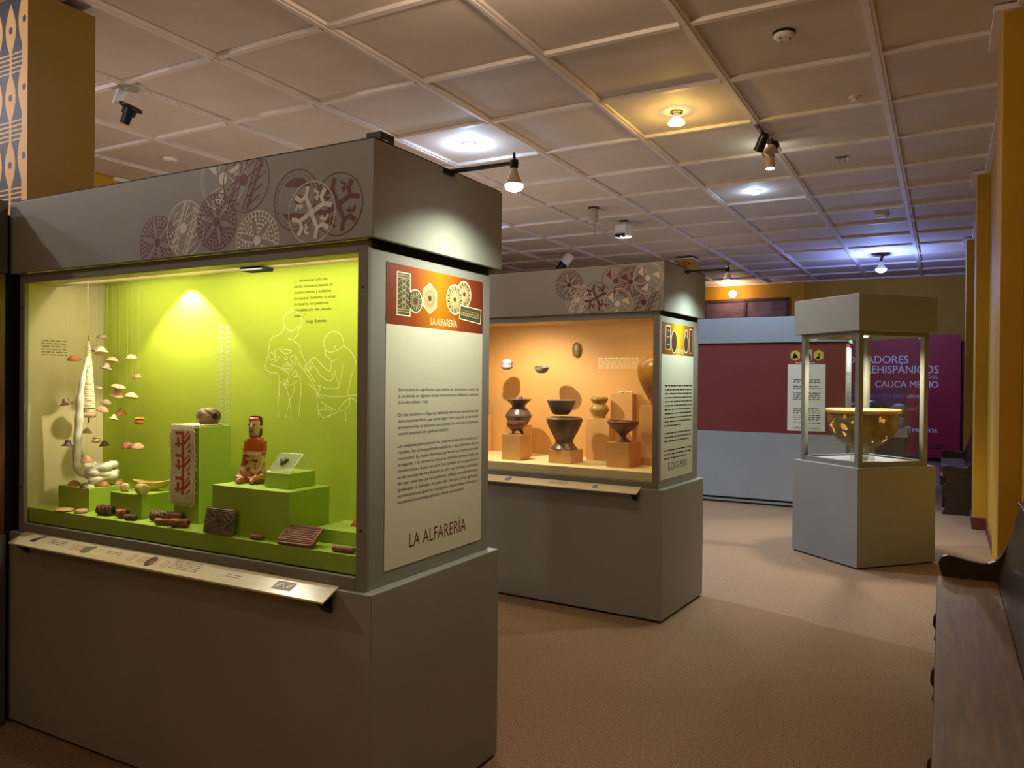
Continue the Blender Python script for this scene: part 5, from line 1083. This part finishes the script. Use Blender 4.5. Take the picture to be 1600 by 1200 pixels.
# small disc devices
def detector(loc, r, label, m1, m2, cat='smoke detector'):
    t = L1('smoke_detector', loc, label, cat)
    MB().lathe([(r, 0), (r, -0.010), (r*0.93, -0.014)], 28).build('ring', m1, t); MB().lathe(smoothprof([(r*0.90, -0.010), (r*0.88, -0.030), (r*0.62, -0.042), (r*0.25, -0.046)], 3), 26).build('cover', m2, t, smooth=True)
    for k in range(3): a = k*2.1; MB().box(r*0.5*math.cos(a)-0.004, r*0.5*math.sin(a)-0.012, -0.047, r*0.5*math.cos(a)+0.004, r*0.5*math.sin(a)+0.012, -0.040).build('vent', DARK, t)
detector((-0.90, 5.13, PB), 0.070, 'round dark-rimmed detector on the ceiling near the right pillar', DARK, BATTM)
detector((-6.80, 5.19, PB), 0.075, 'flat round detector on the ceiling above the left end of the lime showcase', BATTM, BATTM)
detector((-0.72, 11.2, PB), 0.09, 'faint round plate on the bluish part of the ceiling', BATTM, BATTM, 'ceiling plate')
t = L1('sprinkler', (-0.62, 6.53, PB), 'stubby ceiling sprinkler in a sooty patch near the right pillar', 'sprinkler')
MB().lathe([(0.045, 0), (0.043, -0.008), (0.02, -0.014)], 20).build('plate', BATTM, t); MB().lathe([(0.012, -0.012), (0.012, -0.035), (0.03, -0.038), (0.03, -0.042)], 14).build('nozzle', BATTM, t)
t = L1('ceiling_bracket', (-0.885, 8.21, PB), 'empty metal bracket left on the ceiling behind the twin spotlights', 'bracket')
MB().box(-0.06, -0.02, -0.012, 0.06, 0.02, 0).build('plate', mat('dull_steel', '#7a7674', 0.35, metal=0.7), t); MB().box(-0.03, -0.045, -0.05, -0.024, -0.005, -0.012).build('tab', mat('dull_steel', '#7a7674', 0.35), t); MB().box(0.03, -0.012, -0.05, 0.036, 0.028, -0.012).build('tab', mat('dull_steel', '#7a7674', 0.35), t)
MB().lathe([(0.012, 0), (0.012, -0.03)], 12, (0.05, 0, -0.012)).build('bolt', WHITE, t)
t = L1('hanging_sensor', (-3.91, 9.18, PB), 'translucent sensor hanging from a dark disc in front of the flood lamp', 'sensor')
MB().lathe([(0.075, 0), (0.072, -0.014), (0.03, -0.018)], 20).build('disc', mat('brown_disc', '#3c2418', 0.5), t); MB().lathe(smoothprof([(0.05, -0.018), (0.06, -0.08), (0.066, -0.18), (0.05, -0.21), (0.015, -0.22)], 3), 18).build('shade', mat('milky_plastic', '#a89a90', 0.3), t, smooth=True); MB().tube([(0.01, 0, -0.22), (0.02, 0, -0.36)], 0.006, 8).build('pull_cord', mat('wire', '#8a7464', 0.5), t)
t = L1('flood_lamp', (-3.86, 10.12, PB), 'white boxy flood lamp with glowing underside on the ceiling', 'lamp')
MB().lathe([(0.06, 0), (0.05, -0.025)], 18).build('mount', mat('brown_disc', '#3c2418', 0.5), t)
MB().lathe([(0.07, -0.03), (0.135, -0.075), (0.140, -0.19), (0.120, -0.225)], 6, cap1=False).build('housing', WHITE, t)
MB().lathe([(0.118, -0.212), (0.02, -0.213)], 6).build('lens', bulbmat('flood_glow', (1.0, 0.86, 0.7), 8), t); MB().box(-0.07, -0.145, -0.235, 0.06, -0.05, -0.20).build('baffle', BLACK, t)
t = L1('ceiling_spotlight', (-5.66, 12.2, PB), 'black and white tilted spotlight high behind the orange showcase', 'spotlight')
MB().tube([(0, 0, 0), (0, 0, -0.05)], 0.02, 10).build('stem', BLACK, t); C_ = (-0.04, 0, -0.14); A_ = Vector((-0.62, -0.1, -0.75))
MB().lathe([(0.07, -0.14), (0.085, -0.10), (0.085, 0.05)], 20, C_, ax=A_).build('barrel', WHITE, t, smooth=True); MB().lathe([(0.075, 0.05), (0.06, 0.22), (0.05, 0.22)], 20, C_, ax=A_).build('snout', BLACK, t, smooth=True)
t = L1('ceiling_spotlight', (-0.91, 14.55, PB), 'blue-white shining spotlight on a black mount near the far wall', 'spotlight')
MB().box(-0.11, -0.02, -0.03, 0.11, 0.02, 0).build('mount', BLACK, t, bevel=0.004); MB().tube([(0, 0, -0.03), (-0.03, 0, -0.10), (-0.03, 0, -0.16)], 0.025, 10).build('socket', BLACK, t)
MB().lathe(smoothprof([(0.03, -0.15), (0.045, -0.21), (0.09, -0.27)], 3), 20, (-0.03, 0, 0), cap1=False).build('reflector', mat('frosted_bulb_neck', '#c8c0b0', 0.3), t, smooth=True); MB().lathe(smoothprof([(0.09, -0.27), (0.07, -0.31), (0.02, -0.33)], 3), 20, (-0.03, 0, 0)).build('bulb_face', bulbmat('blue_spot_glow', (0.7, 0.85, 1.0), 18), t, smooth=True)
t = L1('wall_lamp', (-4.12, YF, 3.46), 'warm glowing bulb on the far ochre wall above the purple transom window', 'lamp')
MB().lathe([(0.05, 0), (0.05, 0.03)], 18, ax=(0, -1, 0)).build('rose', WHITE, t); MB().lathe([(0.03, 0.03), (0.03, 0.09)], 14, ax=(0, -1, 0)).build('socket', WHITE, t)
MB().lathe(smoothprof([(0.03, 0.09), (0.075, 0.15), (0.08, 0.20), (0.05, 0.25), (0.01, 0.265)], 3), 20, ax=(0, -1, 0)).build('bulb', bulbmat('warm_glow', (1.0, 0.8, 0.55), 16), t, smooth=True)
# ------------------------------------------------------------------ pews
PROF = [(-0.015, .518), (-0.008, .540), (0.005, .556), (0.027, .565), (0.060, .563), (0.095, .556), (0.140, .546), (0.185, .541), (0.220, .543), (0.250, .558), (0.279, .594), (0.300, .640), (0.321, .694), (0.348, .775), (0.370, .850), (0.378, .900), (0.392, .905), (0.392, 0.0), (0.0, 0.0), (0.0, 0.025), (0.022, .05), (0.045, .165), (0.040, .185), (0.015, .20), (0.022, .25), (0.002, .30), (0.004, .33), (0.030, .352), (0.045, .40), (0.025, .425), (0.004, .450), (-0.010, .485)]
def pew(y0, y1, label):
    t = empty('church_pew', (0.0, (y0+y1)/2, 0), 0, label, 'pew'); L_ = (y1-y0)/2
    for a, b_ in ((-L_, -L_+0.042), (L_-0.042, L_)): MB().prism(PROF, a, b_).build('pew_end', WOOD, t, bevel=0.005)
    MB().prism([(-0.016, .432), (-0.020, .440), (-0.016, .450), (0.262, .450), (0.266, .430), (0.0, .425)], -L_+0.043, L_-0.043).build('seat', SEATW, t, bevel=0.003)
    MB().prism([(0.285, .40), (0.262, .452), (0.356, .86), (0.376, .86), (0.372, .80), (0.300, .42)], -L_+0.043, L_-0.043).build('backrest', WOOD, t, bevel=0.003)
    MB().prism([(0.345, .861), (0.350, .885), (0.380, .885), (0.382, .861)], -L_+0.043, L_-0.043).build('top_rail', WOOD, t, bevel=0.003)
    n = 3
    for k in range(n):
        y = -L_+0.3+(2*L_-0.6)*(k+0.5)/n
        MB().prism([(0.25, .424), (-0.012, .424), (-0.030, .40), (-0.034, .36), (-0.020, .33), (-0.028, .29), (0.0, .24), (0.0, .002), (0.25, .002)], y-0.02, y+0.02).build('support', WOOD, t, bevel=0.003)
    MB().box(0.03, -L_+0.043, 0.34, 0.05, L_-0.043, 0.424).build('apron', WOOD, t)
    return t
pew(1.90, 4.925, 'long dark church pew with worn seat in the right foreground')
pew(10.30, 12.80, 'dark church pew with scalloped ends beyond the second pillar')
